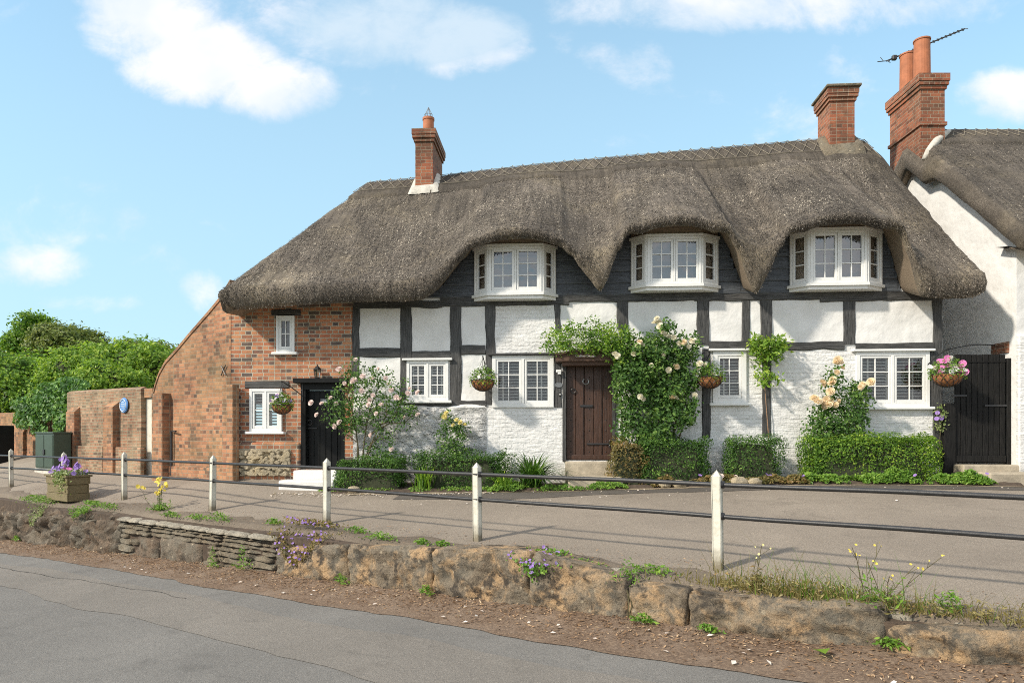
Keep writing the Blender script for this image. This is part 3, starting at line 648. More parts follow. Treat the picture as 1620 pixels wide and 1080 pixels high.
# brick plinth course and flint rubble panel low on the brick end
q = rect(372, 700, 476, 712); mb = MB(); mb.box(sA-.03, q[1]-.01, -.055, .0, -.3, q[3], bev=.02); mb.build('brick_plinth', M_brick, cot, uvdir=(1, 0))
fl = rect(382, 710, 462, 752); mb = MB(); rr = random.Random(3)
mb.box(fl[0], fl[1], -.06, -.02, fl[2], fl[3])
for q in range(150):
    cx_, cz_ = rr.uniform(fl[0], fl[1]), rr.uniform(fl[2], fl[3]); rx, rz_ = rr.uniform(.035, .10), rr.uniform(.03, .065); V = []; n = 9
    for (kk, dd) in ((1, -.05), (.92, -.085), (.6, -.115)):
        for t in range(n): aa = 2*math.pi*t/n; w = kk*(1+.25*nz(q, t, 0, 1.7)); V.append((min(fl[1], max(fl[0], cx_+rx*w*math.cos(aa))), dd-rr.uniform(0, .006), min(fl[3], max(fl[2], cz_+rz_*w*math.sin(aa)))))
    mb.add(V, [(r*n+t, r*n+(t+1) % n, (r+1)*n+(t+1) % n, (r+1)*n+t) for r in range(2) for t in range(n)]+[tuple(range(2*n, 3*n))])
mb.build('flint_panel', M_flint, cot)
# gable end wall running back along the street, with a raked brick coping
Aw = hw(sA, 0, 0); a_A, n_A = toAN(Aw.x, Aw.y)
def loc(a, n, z): 
    p = AN(a, n); x, y = p.x-O_H[0], p.y-O_H[1]; return (x*U_H[0]+y*U_H[1], x*V_H[0]+y*V_H[1], z-HZ0)
def loc_dir(): return (AD[0]*U_H[0]+AD[1]*U_H[1], AD[0]*V_H[0]+AD[1]*V_H[1])
aB = a_A+3.55
def px_at(px, n):                                             # along-street position of a pixel column on the line n
    ux = (px-CX)/FPX; D = n/(ND[0]*ux+ND[1]); return toAN(ux*D, D)[0], D
def z_at(px, py, n): return CAMZ+(HY-py)/FPX*px_at(px, n)[1]
rake = [(365, 448), (350, 474), (330, 498), (300, 532), (280, 556), (262, 576), (252, 594), (246, 612), (243, 625), (240, 628)]
RK = [(px_at(px, n_A)[0], z_at(px, py, n_A)) for px, py in rake]
RKa = np.array([r[0] for r in RK]); RKz = np.array([r[1] for r in RK])
V = []; F = []; k = 60
AA = np.linspace(RKa[0], RKa[-1], k); ZT = np.interp(AA, RKa, RKz)
for n in (n_A, n_A+.3):
    for a, zt in zip(AA, ZT): V.append(loc(a, n, .2)); V.append(loc(a, n, zt))
for i in range(k-1):
    F += [(2*i, 2*i+1, 2*i+3, 2*i+2), (2*k+2*i, 2*k+2*i+2, 2*k+2*i+3, 2*k+2*i+1), (2*i+1, 2*k+2*i+1, 2*k+2*i+3, 2*i+3)]
F += [(2*k-2, 2*k-1, 4*k-1, 4*k-2)]
mk('gable_end_wall', V, F, M_brick_side, cot, uvdir=loc_dir())
mb = MB()
for i in range(0, k-1):
    p, q = Vector(loc(AA[i], n_A-.02, ZT[i])), Vector(loc(AA[i+1], n_A-.02, ZT[i+1])); r = Vector(loc(AA[i+1], n_A+.32, ZT[i+1]))-q
    up = Vector((0, 0, .07)); g_ = (q-p)*.06
    vs = [p+g_, q, q+r, p+g_+r, p+g_+up, q+up, q+r+up, p+g_+r+up]
    mb.add(vs, [(3, 2, 1, 0), (4, 5, 6, 7), (0, 1, 5, 4), (1, 2, 6, 5), (2, 3, 7, 6), (3, 0, 4, 7)])
mb.build('coping', M_brick_side, cot)
# lean-to roof of tiles behind the rake
V = []; F = []
for i in range(k):
    for n in (n_A+.31, n_A+3.6): V.append(loc(AA[i], n, ZT[i]-.08))
F = [(2*i, 2*i+1, 2*i+3, 2*i+2) for i in range(k-1)]; mk('lean_to_roof', V, F, M_tile, cot)
# buttress piers and projecting base on the gable end
mb = MB(); Ul, Nl = loc_dir(), None
def apier(mb, px0, px1, n0, n1, z0, z1, bev=.012):
    a0, a1 = px_at(px1, n0)[0], px_at(px0, n0)[0]; o = loc(0, 0, 0); u = loc_dir(); w0 = Vector(loc(0, 1, 0))-Vector(o)
    mb.obox((o[0], o[1]), u, (w0.x, w0.y), a0, a1, n0, n1, z0-HZ0, z1-HZ0, 0, bev)
apier(mb, 351, 368, n_A-.12, n_A+.02, .4, z_at(355, 610, n_A)); mb.build('corner_pier', M_brick_side, cot)
mb = MB(); apier(mb, 258, 366, n_A-.06, n_A+.02, .4, z_at(300, 738, n_A)); mb.build('wall_base', M_brick_side, cot, uvdir=loc_dir())
mb = MB(); p0 = loc(px_at(271, n_A-.05)[0], n_A-.05, z_at(271, 752, n_A)); p1 = loc(px_at(271, n_A-.05)[0], n_A-.05, z_at(271, 682, n_A)); p2 = loc(px_at(278, n_A-.1)[0], n_A-.1, z_at(278, 682, n_A))
mb.tube([p0, p1, p2], .022, 8); mb.build('rainwater_pipe', M_iron, cot)
mb = MB(); c = loc(px_at(354, n_A-.02)[0], n_A-.03, z_at(354, 586, n_A)); d_ = loc_dir()
for sg in (-1, 1): mb.tube([(c[0]-d_[0]*.08, c[1]-d_[1]*.08, c[2]-.10*sg), (c[0]+d_[0]*.08, c[1]+d_[1]*.08, c[2]+.10*sg)], .011, 6)
mb.build('wall_tie', M_iron, cot)

# --- timbers ------------------------------------------------------------
def rough_box(s0, s1, z0, z1, d0, d1, amp=.018, seed=0, taper=None):
    # a hewn timber: subdivided box with wandering edges; taper = (ds at foot)
    mb = MB(); long_z = (z1-z0) > (s1-s0); n = max(3, int(max(z1-z0, s1-s0)/.12)); V = []
    for i in range(n+1):
        t = i/n; w1, w2, w3 = (amp*fb(seed*3.1+t*n*.12*2, seed, k, 1.6, 3) for k in (1, 5, 9)); b = .015
        if long_z:
            z = z0+(z1-z0)*t; o = (taper or 0)*(1-t); a, c = s0+w1+o, s1+w2+o
            V += [(a, d1, z), (a, d0+b, z), (a+b, d0+w3*.5, z), (c-b, d0+w3*.5, z), (c, d0+b, z), (c, d1, z)]
        else:
            s = s0+(s1-s0)*t; a, c = z0+w1, z1+w2
            V += [(s, d1, a), (s, d0+b, a), (s, d0+w3*.5, a+b), (s, d0+w3*.5, c-b), (s, d0+b, c), (s, d1, c)]
    F = [(i*6+j, i*6+(j+1) % 6, i*6+6+(j+1) % 6, i*6+6+j) for i in range(n) for j in range(6)]
    F += [tuple(range(6)), tuple(n*6+j for j in range(5, -1, -1))]
    mb.add(V, F); return mb
def timber(px0, py0, px1, py1, proud=.03, kind=None, seed=0, taper=None):
    s0, s1, z0, z1 = rect(px0, py0, px1, py1); vert = (z1-z0) > (s1-s0)
    rough_box(s0, s1, z0, z1, -proud, .06, .02, seed, taper).build('timber_post' if vert else 'timber_beam', M_timz if vert else M_timx, cot)
k = 0
for (x0, y0, x1, y1) in [(557, 484, 569, 602), (633, 484, 652, 640), (712, 480, 730, 634), (768, 478, 784, 640), (877, 482, 887, 524), (976, 470, 994, 520), (1102, 470, 1122, 545), (1110, 552, 1124, 692), (1173, 476, 1186, 541), (1203, 474, 1221, 545), (1206, 552, 1219, 690), (1334, 474, 1353, 545), (1475, 472, 1490, 735), (1468, 552, 1477, 644), (877, 566, 889, 644)]:
    k += 1; timber(x0, y0, x1, y1, .028, seed=k)
for (x0, y0, x1, y1) in [(560, 477, 700, 487), (697, 470, 900, 483), (897, 464, 1100, 476), (1098, 460, 1300, 474), (1297, 462, 1491, 475), (569, 551, 633, 565), (652, 556, 712, 571), (730, 546, 768, 560), (640, 634, 770, 643), (1121, 540, 1206, 553), (1219, 541, 1335, 553), (1353, 543, 1476, 554), (886, 540, 900, 548)]:
    k += 1; timber(x0, y0, x1, y1, .034, seed=k)
# weatherboards above the beam, overlapping
zb = H(800, 473, 0)[1]; s_b0, s_b1 = HS(655), HS(1482); row = .225
def board(ss, i, z0, z1):
        if len(ss) < 3: return
        mb = MB(); n = len(ss)-1; V = []
        for s in ss:
            w = .010*fb(s, i*2.3, 0, 1.5, 3); zt = min(z1, float(e_f(s))+.24)
            V += [(s, .03, z0+w), (s, -.035, z0+w), (s, -.040, z0+.02+w), (s, -.012, zt), (s, .03, zt)]
        F = [(j*5+t, j*5+(t+1) % 5, j*5+5+(t+1) % 5, j*5+5+t) for j in range(n) for t in range(5)]+[tuple(range(5)), tuple(n*5+t for t in range(4, -1, -1))]
        mb.add(V, F)
        mb.build('weatherboard', M_wboard, cot)
for i in range(5):
    mb = MB(); z0 = zb+.04+i*row; z1 = min(z0+row+.03, 4.85); s0 = s_b0+i*.16
    if z0 > 4.75: break
    segs = [(s0, s_b1)]
    for q in BAYS:
        r = q['r']; new = []
        if z1 > r[2] and z0 < r[3]:
            for a, c in segs:
                if c <= r[0] or a >= r[1]: new.append((a, c))
                else: new += [(a, r[0]), (r[1], c)]
            segs = new
    for a, c in segs:
        if c-a < .05: continue
        ss = [x for x in np.arange(a, c+.001, (c-a)/max(2, int((c-a)/.06))) if float(e_f(x))+.22 > z0+.03]
        runs = []
        for x in ss:
            if runs and x-runs[-1][-1] < .1: runs[-1].append(x)
            else: runs.append([x])
        for rn in runs: board(rn, i, z0, z1)
# dark lining behind the boards, open at the bays
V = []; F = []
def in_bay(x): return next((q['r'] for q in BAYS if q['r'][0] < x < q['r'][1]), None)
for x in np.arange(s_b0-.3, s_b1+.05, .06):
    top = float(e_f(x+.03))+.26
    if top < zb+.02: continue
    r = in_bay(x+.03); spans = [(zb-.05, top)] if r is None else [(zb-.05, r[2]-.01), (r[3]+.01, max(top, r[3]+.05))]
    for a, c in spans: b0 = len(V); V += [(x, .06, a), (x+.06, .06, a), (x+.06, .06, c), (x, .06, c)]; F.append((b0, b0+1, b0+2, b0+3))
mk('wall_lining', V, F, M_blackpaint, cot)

# --- windows ------------------------------------------------------------
def panel(frame, cas_list, glass, O, U, Nn, w, z0, z1, ncas, cols, rows, fw=.055, cw=.042, bar=.018):
    ob = lambda mb, u0, u1, n0, n1, a, c, bev=.004: mb.obox(O, U, Nn, u0, u1, n0, n1, a, c, 0, bev)
    ob(frame, 0, fw, -.03, .05, z0, z1); ob(frame, w-fw, w, -.03, .05, z0, z1)
    ob(frame, fw, w-fw, -.03, .048, z0, z0+fw); ob(frame, fw, w-fw, -.03, .048, z1-fw, z1)
    iw = (w-2*fw-(ncas-1)*fw*.8)/ncas
    for c in range(ncas):
        a = fw+c*(iw+fw*.8); mb = MB()
        if c: ob(frame, a-fw*.8, a, -.03, .047, z0+fw, z1-fw)
        zz0, zz1 = z0+fw+.003, z1-fw-.003; a0, a1 = a+.003, a+iw-.003
        ob(mb, a0, a0+cw, -.015, .036, zz0, zz1); ob(mb, a1-cw, a1, -.015, .036, zz0, zz1)
        ob(mb, a0+cw, a1-cw, -.015, .034, zz0, zz0+cw*1.25); ob(mb, a0+cw, a1-cw, -.015, .034, zz1-cw, zz1)
        g0, g1, h0, h1 = a0+cw, a1-cw, zz0+cw*1.25, zz1-cw
        for i in range(1, cols): u = g0+(g1-g0)*i/cols; ob(mb, u-bar/2, u+bar/2, -.012, .026, h0, h1, .002)
        for j in range(1, rows):
            z = h0+(h1-h0)*j/rows; ob(mb, g0, g1, -.011, .024, z-bar/2, z+bar/2, .002)
        cas_list.append(mb)
        P = lambda u, z: (O[0]+U[0]*u+Nn[0]*.006, O[1]+U[1]*u+Nn[1]*.006, z)
        glass.add([P(g0-.005, h0-.005), P(g1+.005, h0-.005), P(g1+.005, h1+.005), P(g0-.005, h1+.005)], [(0, 1, 2, 3)])
def slats(mb, s0, s1, z0, z1, d, pitch=.058):
    z = z0+.03
    while z < z1-.02:
        mb.add([(s0, d-.020, z-.012), (s1, d-.020, z-.012), (s1, d+.022, z+.014), (s0, d+.022, z+.014), (s0, d-.020, z-.006), (s1, d-.020, z-.006), (s1, d+.022, z+.020), (s0, d+.022, z+.020)],
               [(3, 2, 1, 0), (4, 5, 6, 7), (0, 1, 5, 4), (1, 2, 6, 5), (2, 3, 7, 6), (3, 0, 4, 7)]); z += pitch
def window(r, ncas, cols, rows, sill=True, head=False, blind='slat', label=None, fw=.055, gl=M_glass):
    s0, s1, z0, z1 = r; fr, cs, gm = MB(), [], MB()
    panel(fr, cs, gm, (s0, 0), (1, 0), (0, -1), s1-s0, z0, z1, ncas, cols, rows, fw)
    fr.obox((s0, 0), (1, 0), (0, 1), 0, .03, .03, .16, z0, z1); fr.obox((s1, 0), (-1, 0), (0, 1), 0, .03, .03, .16, z0, z1); fr.box(s0, s1, .03, .16, z0-.03, z0)
    o = fr.build('window', M_white, cot)
    if label: o['label'] = label
    for m_ in cs: m_.build('casement', M_white, o)
    gm.build('pane', gl, o)
    if sill: mb = MB(); mb.box(s0-.07, s1+.07, -.11, .03, z0-.055, z0-.003, bev=.012); mb.build('sill', M_white, o)
    if head: mb = MB(); mb.box(s0-.08, s1+.08, -.10, .03, z1+.003, z1+.045, bev=.01); mb.build('drip_moulding', M_white if head == 1 else M_timx, o)
    bm_ = MB()
    if blind == 'slat':
        n = ncas; w = (s1-s0)/n
        for c in range(n):
            a, e = s0+w*c+.05, s0+w*(c+1)-.05
            slats(bm_, a+.03, e-.03, z0+.05, z1-.05, .062)
            for u in (a, e-.035): bm_.box(u, u+.035, .040, .080, z0+.02, z1-.02)
            if rows >= 2: u = (a+e)/2+(.06 if c else -.09); bm_.box(u-.014, u+.014, .034, .048, z0+.02, z1-.02)
        bm_.build('shutter_blind', M_slat, o)
    elif blind == 'cloth':
        bm_.box(s0+.02, s1-.02, .09, .10, z0+.02, z1-.02); bm_.build('blind', M_netting, o)
    return o
window(WIN['w1'], 2, 1, 2); window(WIN['w2'], 1, 2, 2, blind='cloth'); window(WIN['w3'], 2, 2, 3, head=1)
window(WIN['w4'], 2, 2, 3, sill=False, head=2, fw=.07); window(WIN['w5'], 1, 2, 3, head=1, fw=.09); window(WIN['w6'], 2, 2, 3, head=1, fw=.07)
for (x0, y0, x1, y1) in [(388, 603, 457, 614), (430, 490, 476, 499)]:
    k += 1; s0, s1, z0, z1 = rect(x0, y0, x1, y1); rough_box(s0, s1, z0, z1, -.02, .08, .012, k).build('lintel', M_timx, cot)
for q in BAYS:
    s0, s1 = HS(q['a']), HS(q['b']); p = .26; f0, f1 = HS(q['fa'])+.02, HS(q['fb'])-.02; f0 = H(q['fa'], 420, -p)[0]; f1 = H(q['fb'], 420, -p)[0]
    # measure heights on the projecting front
    z0 = H(810, q['sill']-5, -p)[1]; z1 = H(810, q['top']+2, -p)[1]
    plan = [(s0, -.03), (f0, -p), (f1, -p), (s1, -.03)]
    fr, cs, gm = MB(), [], MB()
    for (P, Q, nc, cc) in ((plan[0], plan[1], 1, 1), (plan[1], plan[2], 2, 2), (plan[2], plan[3], 1, 1)):
        w = math.hypot(Q[0]-P[0], Q[1]-P[1]); U = ((Q[0]-P[0])/w, (Q[1]-P[1])/w); panel(fr, cs, gm, P, U, (U[1], -U[0]), w, z0, z1, nc, cc, 3, .045)
    for c_ in plan[1:3]: fr.tube([(c_[0], c_[1]-.01, z0), (c_[0], c_[1]-.01, z1)], .034, 8)
    o = fr.build('bay_window', M_white, cot)
    for m_ in cs: m_.build('casement', M_white, o)
    gm.build('pane', M_glass_up, o)
    def slab(e, za, zc, bev=0):
        pl = [(s0-e, .06), (s0-e, -.03-e*.5), (f0-e*.5, -p-e), (f1+e*.5, -p-e), (s1+e, -.03-e*.5), (s1+e, .06)]
        n = len(pl); return [(x, y, za) for x, y in pl]+[(x, y, zc) for x, y in pl], [tuple(range(n)), tuple(range(2*n-1, n-1, -1))]+[(i, i+n, (i+1) % n+n, (i+1) % n) for i in range(n)]
    mb = MB(); mb.add(*slab(.075, z0-.055, z0-.004)); mb.add(*slab(.03, z0-.115, z0-.058)); mb.build('sill', M_white, o)
    mb = MB(); mb.add(*slab(.06, z1+.004, z1+.05)); mb.add(*slab(.035, z1-.03, z1+.003)) if False else None; mb.build('cornice', M_white, o)
    mb = MB(); mb.add(*slab(.02, z1+.055, z1+.20)); mb.build('soffit', M_soffit, o)
    # curtains inside both cheeks and a grey blind cloth across the front
    for (P, Q) in ((plan[0], plan[1]), (plan[3], plan[2])):
        V = []; n = 26; L_ = math.hypot(Q[0]-P[0], Q[1]-P[1]); t0 = ((Q[0]-P[0])/L_, (Q[1]-P[1])/L_); sg = 1 if P[0] < Q[0] else -1; nn_ = (-t0[1]*sg, t0[0]*sg); hi_ = .62 if q['a'] != 753 or sg < 0 else .3
        for i in range(n+1):
            t = i/n; x = L_*(.10+hi_*t); w = .075+.014*math.sin(t*21)
            for z, dx in ((z0+.03, .05*(1 if t > .5 else 0)*t), ((z0+z1)/2, 0), (z1-.03, .06*t)): V.append((P[0]+t0[0]*(x+dx)+nn_[0]*w, P[1]+t0[1]*(x+dx)+nn_[1]*w, z))
        mk('curtain', V, [(3*i+j, 3*i+3+j, 3*i+4+j, 3*i+1+j) for i in range(n) for j in range(2)], M_curtain, o, smooth=True)
    zt = z1-.02 if q['a'] != 753 else z0+(z1-z0)*.82
    mb = MB(); mb.box(f0+.05, f1-.05, -p+.10, -p+.105, z0+.03, zt); mb.build('blind', M_netting, o)

# --- doors ------------------------------------------------------------
s0, s1, z0, z1 = DOOR_B
mb = MB(); mb.box(s0-.075, s0, -.045, .14, z0-.02, z1+.04, bev=.008); mb.box(s1, s1+.06, -.045, .14, z0-.02, z1+.04, bev=.008); mb.box(s0, s1, -.043, .14, z1-.01, z1+.04); mb.build('door_frame', M_timz, cot)
mb = MB(); n = 5; w = (s1-s0)/n
for i in range(n): mb.box(s0+i*w+.003, s0+(i+1)*w-.003, .05-(.012 if i in (1, 3) else 0)*0, .10, z0+.015, z1-.012, bev=.006)
mb.box(s0+.01, s1-.01, .025, .052, z0+.015, z0+.10, bev=.006)
for i in (1, 3): mb.box(s0+i*w+w*.6, s0+i*w+w*.85, .036, .052, z0+.10, z1-.02, bev=.004)
door = mb.build('front_door', M_door, cot); door['label'] = 'brown studded plank door'
mb = MB()
for fx in (.10, .5, .86):
    for j in range(9): mb.lathe((s0+(s1-s0)*fx, .046, z0+.16+j*(z1-z0-.3)/8), [(0.013, -.004), (.013, .004), (0, .012)], 8)
for v in range(len(mb.v)):                                     # studs face the street
    pass
mb2 = MB()
for fx in (.10, .5, .86):
    for j in range(9):
        c = (s0+(s1-s0)*fx, .05, z0+.16+j*(z1-z0-.3)/8); r_ = .013
        V = [(c[0]+r_*math.cos(a), c[1], c[2]+r_*math.sin(a)) for a in [i*math.pi/4 for i in range(8)]]+[(c[0], c[1]-.012, c[2])]
        mb2.add(V, [(i, (i+1) % 8, 8) for i in range(8)])
mb2.build('door_stud', M_iron, door)['kind'] = 'stuff'
def ring(c, r, t, a0=0, a1=2*math.pi, n=18): return [(c[0]+r*math.cos(a0+(a1-a0)*i/n), c[1], c[2]+r*math.sin(a0+(a1-a0)*i/n)) for i in range(n+1)]
mb = MB(); hs, hz = H(927, 603, 0); mb.tube(ring((hs, .035, hz), .055, 0, R(-240), R(60)), .013, 6); mb.build('horseshoe', M_steel, door)
mb = MB(); hs, hz = H(907, 618, 0); mb.tube(ring((hs, .03, hz), .042, 0), .010, 6); mb.build('ring_handle', M_iron, door)
hs, hz = H(928, 642, 0); mb = MB(); mb.box(hs-.12, hs+.12, .025, .05, hz-.022, hz+.022, bev=.006); mb.build('letter_plate', M_iron, door)
hs, hz = H(950, 702, 0); mb = MB(); mb.box(hs-.26, hs+.18, .026, .05, hz-.015, hz+.015, bev=.004); mb.tube(ring((s1-.03, .03, hz+.045), .03, 0, 0, 4.5), .011, 6); mb.tube(ring((s1-.03, .03, hz-.045), .03, 0, -4.5, 0), .011, 6); mb.build('strap_hinge', M_iron, door)
# canopy over the door: gently arched board with moulding
c0, c1 = HS(879), HS(976); zc0 = H(900, 571, -.35)[1]; V = []; n = 16
for i in range(n+1):
    t = i/n; s = c0+(c1-c0)*t; arch = .07*math.sin(math.pi*t)
    V += [(s, .0, zc0), (s, -.36, zc0), (s, -.36, zc0+.10+arch), (s, -.40, zc0+.10+arch), (s, -.40, zc0+.14+arch), (s, 0, zc0+.17+arch)]
F = [(i*6+t, i*6+(t+1) % 6, i*6+6+(t+1) % 6, i*6+6+t) for i in range(n) for t in range(6)]+[tuple(range(6)), tuple(n*6+t for t in range(5, -1, -1))]
mb = MB(); mb.add(V, F); mb.build('door_canopy', M_canopy, cot)
mb = MB(); mb.box(c0+.12, c1-.06, -.28, 0, zc0-.07, zc0-.004); mb.build('canopy_beam', M_canopy, cot)
def text(body, size, parent, loc, mat, name='lettering', rot=(R(90), 0, 0)):
    c = bpy.data.curves.new('lettering', 'FONT'); c.body = body; c.size = size; c.align_x = 'CENTER'; c.align_y = 'CENTER'; c.extrude = .0015
    o = bpy.data.objects.new('t', c); COL.objects.link(o); dg = bpy.context.evaluated_depsgraph_get(); me = bpy.data.meshes.new_from_object(o.evaluated_get(dg))
    bpy.data.objects.remove(o); me.materials.clear(); me.materials.append(mat); o = bpy.data.objects.new(name, me); COL.objects.link(o); o.parent = parent; o.location = loc; o.rotation_euler = rot; return o
ps, pz = H(926, 563, -.37)
sign = thing('name_plate', 'small slate plate lettered with the house name on the canopy above the brown door', 'sign', hw(ps, -.362, pz), H_RZ)
mb = MB(); mb.box(-.17, .17, -.022, 0, -.035, .035, bev=.004); mb.build('plate', M_canopy, sign); text('Chafford Cottage', .052, sign, (0, -.0235, 0), M_whiteflat)
# little things on the post beside the door
s_, z_ = H(884, 587, 0); mb = MB(); mb.box(s_-.05, s_+.05, -.10, -.03, z_-.03, z_+.02, bev=.01); mb.box(s_-.02, s_+.05, -.11, -.04, z_-.07, z_-.032, bev=.012)
tag(mb.build('security_light', M_white, loc=None, parent=None), 'small white sensor light on the black post left of the brown door', 'light'); o = bpy.context.scene.objects['security_light']
o.location = (O_H[0], O_H[1], HZ0); o.rotation_euler = (0, 0, H_RZ)
s_, z_ = H(884, 609, 0); o = thing('oval_plaque', 'dark oval house plaque on the black post left of the brown door', 'plaque', hw(s_, -.03, z_), H_RZ)
V = [(.075*math.cos(a), 0, .05*math.sin(a)) for a in [i*math.pi/12 for i in range(24)]]; V2 = [(x*.9, -.016, z*.9) for x, y, z in V]
mb = MB(); mb.add(V+V2, [(i, (i+1) % 24, (i+1) % 24+24, i+24) for i in range(24)]+[tuple(range(47, 23, -1))]); mb.build('plate', M_grey, o)
mb = MB(); mb.tube(ring((0, -.016, 0), .05, 0), .004, 5); ob_ = mb.build('rim', M_steel, o); ob_.scale = (1.35, 1, .85)
s_, z_ = H(886, 624, 0); mb = MB(); mb.box(-.02, .02, -.025, 0, -.03, .03, bev=.006); o = thing('door_bell', 'small white bell push on the black post below the oval plaque', 'doorbell', hw(s_, -.03, z_), H_RZ); mb.build('push_plate', M_blackpaint, o)
mb = MB(); mb.box(-.011, .011, -.033, -.025, -.012, .012, bev=.004); mb.build('button', M_white, o)
# black door in the brick end, set back in a deep frame
s0, s1, z0, z1 = DOOR_R
zl = H(500, 616, 0)[1]
mb = MB(); mb.box(s0, s0+.10, -.01, .25, z0, zl-.004, bev=.006); mb.box(s1-.06, s1, -.01, .25, z0, zl-.004); mb.box(s0, s1, -.012, .25, zl, z1); mb.build('door_frame', M_blackpaint, cot)
mb = MB(); n = 6; w = (s1-s0-.16)/n
for i in range(n): mb.box(s0+.10+i*w+.003, s0+.10+(i+1)*w-.003, .13, .18, z0+.02, zl-.01, bev=.006)
bd = mb.build('side_door', M_blackpaint, cot); bd['label'] = 'black plank door in the brick end'
hs, hz = H(487, 668, .1); mb = MB(); mb.tube(ring((hs+.03, .115, hz), .05, 0), .012, 6); mb.build('ring_handle', M_iron, bd)
hs, hz = H(490, 677, .1); mb = MB(); mb.box(hs-.05, hs+.15, .11, .13, hz-.014, hz+.014, bev=.004); mb.build('latch', M_iron, bd)
hs, hz = H(513, 634, .1); mb = MB(); mb.box(hs-.085, hs+.085, .115, .13, hz-.045, hz+.045, bev=.004); pl_ = mb.build('notice_plate', M_grey, bd)
mb = MB()
for i, (a_, c_) in enumerate(((-.035, .025), (-.04, .03), (-.05, .05))): mb.box(hs+a_, hs+c_, .112, .1148, hz+.02-i*.022, hz+.028-i*.022)
mb.build('lettering', M_whiteflat, bd)
mb = MB(); q = rect(468, 599, 553, 606); mb.box(q[0], q[1], -.16, .0, q[2], q[3], bev=.008); mb.build('door_hood', M_blackpaint, cot)
st = thing('door_step', 'white painted two tier step below the black side door', 'step', hw((s0+s1)/2, -.3, z0-.1), H_RZ)
zs = z0; mb = MB(); mb.box(-.42, .42, -.14, .32, -.35, .095, bev=.02); mb.build('upper_tread', M_whitestep, st); mb = MB(); mb.box(-.55, .50, -.52, -.141, -.4, -.07, bev=.025); mb.build('lower_tread', M_whitestep, st)
s0, s1, z0, z1 = DOOR_B
st = thing('door_step', 'two worn buff stone steps below the brown front door', 'step', hw((s0+s1)/2, -.3, 0), H_RZ)
mb = MB(); mb.box(-.46, .46, -.12, .33, -.1, z0-.015, bev=.02); mb.build('upper_tread', M_stone, st); mb = MB(); mb.box(-.42, .55, -.60, -.121, -.1, z0-.26, bev=.03); mb.build('lower_tread', M_stone, st)
# lantern on the door hood
ls, lz = H(502, 590, -.12); lan = thing('wall_lantern', 'small black carriage lantern above the black side door', 'lantern', hw(ls, -.12, lz), H_RZ)
mb = MB(); mb.lathe((0, 0, 0), [(.045, -.10), (.055, -.085), (.05, -.08), (.0, -.08)], 6); mb.lathe((0, 0, 0), [(.085, .07), (.07, .09), (.03, .13), (.012, .14), (.012, .17), (0, .175)], 6)
for i in range(6): a = i*math.pi/3; mb.tube([(.047*math.cos(a), .047*math.sin(a), -.085), (.075*math.cos(a), .075*math.sin(a), .075)], .005, 4)
mb.tube([(0, 0, -.10), (0, .0, -.14), (0, .06, -.16), (0, .12, -.12)], .010, 6); mb.build('lantern_frame', M_iron, lan)
mb = MB(); mb.lathe((0, 0, 0), [(.042, -.08), (.068, .07)], 6); mb.build('glazing', M_glass, lan)

# --- chimneys ------------------------------------------------------------
def chimney(px0, px1, d0, d1, ztop, zbase, steps=2):
    mb = MB(); s0, s1 = H(px0, 250, d0)[0], H(px1, 250, d0)[0]
    mb.box(s0, s1, d0, d1, zbase, ztop-.28); h = ztop-.28
    for i in range(steps): e = .03*(i+1); mb.box(s0-e, s1+e, d0-e, d1+e, h+.002, h+.075); h += .077
    mb.box(s0-e-.012, s1+e+.012, d0-e-.012, d1+e+.012, h, ztop); return mb, s0, s1
ctop = H(670, 205, 2.25)[1]; mb, s0, s1 = chimney(657, 685, 2.25, 3.5, ctop, 4.6); ch = mb.build('chimney', M_brick_chim, cot); ch['label'] = 'narrow red brick chimney with one tall pot'
cs_, cdd = (s0+s1)/2+.03, 2.62; mb = MB(); mb.lathe((cs_, cdd, ctop), [(.15, -.01), (.13, .03), (.125, .36), (.14, .37), (.14, .42), (.10, .42), (.10, .1)], 18); mb.build('chimney_pot', M_pot, ch)
mb = MB()
for i in range(6): a = i*math.pi/3; mb.tube([(cs_+.10*math.cos(a), cdd+.10*math.sin(a), ctop+.42), (cs_+.085*math.cos(a), cdd+.085*math.sin(a), ctop+.50), (cs_, cdd, ctop+.68)], .007, 4)
mb.tube([(cs_+.09*math.cos(i*math.pi/6), cdd+.09*math.sin(i*math.pi/6), ctop+.50) for i in range(13)], .006, 4); mb.build('wire_cowl', M_steel, ch)
def flashing(s0, s1, d0, d1, parent, Zf, w=.13, hgt=.14, mat=None):
    mb = MB(); loopp = []
    n = 10
    for (a, c) in (((s0, d0), (s1, d0)), ((s1, d0), (s1, d1)), ((s1, d1), (s0, d1)), ((s0, d1), (s0, d0))):
        for i in range(n): t = i/n; loopp.append((a[0]+(c[0]-a[0])*t, a[1]+(c[1]-a[1])*t))
    cx, cy = (s0+s1)/2, (d0+d1)/2; V = []
    for (x, y) in loopp:
        ox, oy = x-cx, y-cy; l = math.hypot(ox/(s1-s0), oy/(d1-d0))*1.0; sx = np.sign(ox)*min(1, abs(ox)/(s1-s0)*2.0)**2; sy = np.sign(oy)*min(1, abs(oy)/(d1-d0)*2.0)**2
        zz = float(Zf(x+sx*w, y+sy*w)); zi = float(Zf(x, y)); j = random.uniform(-.02, .02)
        V += [(x+sx*(w+j), y+sy*(w+j), zz+.03), (x+sx*w*.6, y+sy*w*.6, max(zz, zi)+.10), (x+sx*.005, y+sy*.005, max(zi, zz)+hgt)]
    m = len(loopp); F = [(i*3+t, ((i+1) % m)*3+t, ((i+1) % m)*3+t+1, i*3+t+1) for i in range(m) for t in range(2)]
    mb.add(V, F); mb.build('mortar_flaunching', mat or M_lead, parent, smooth=True)
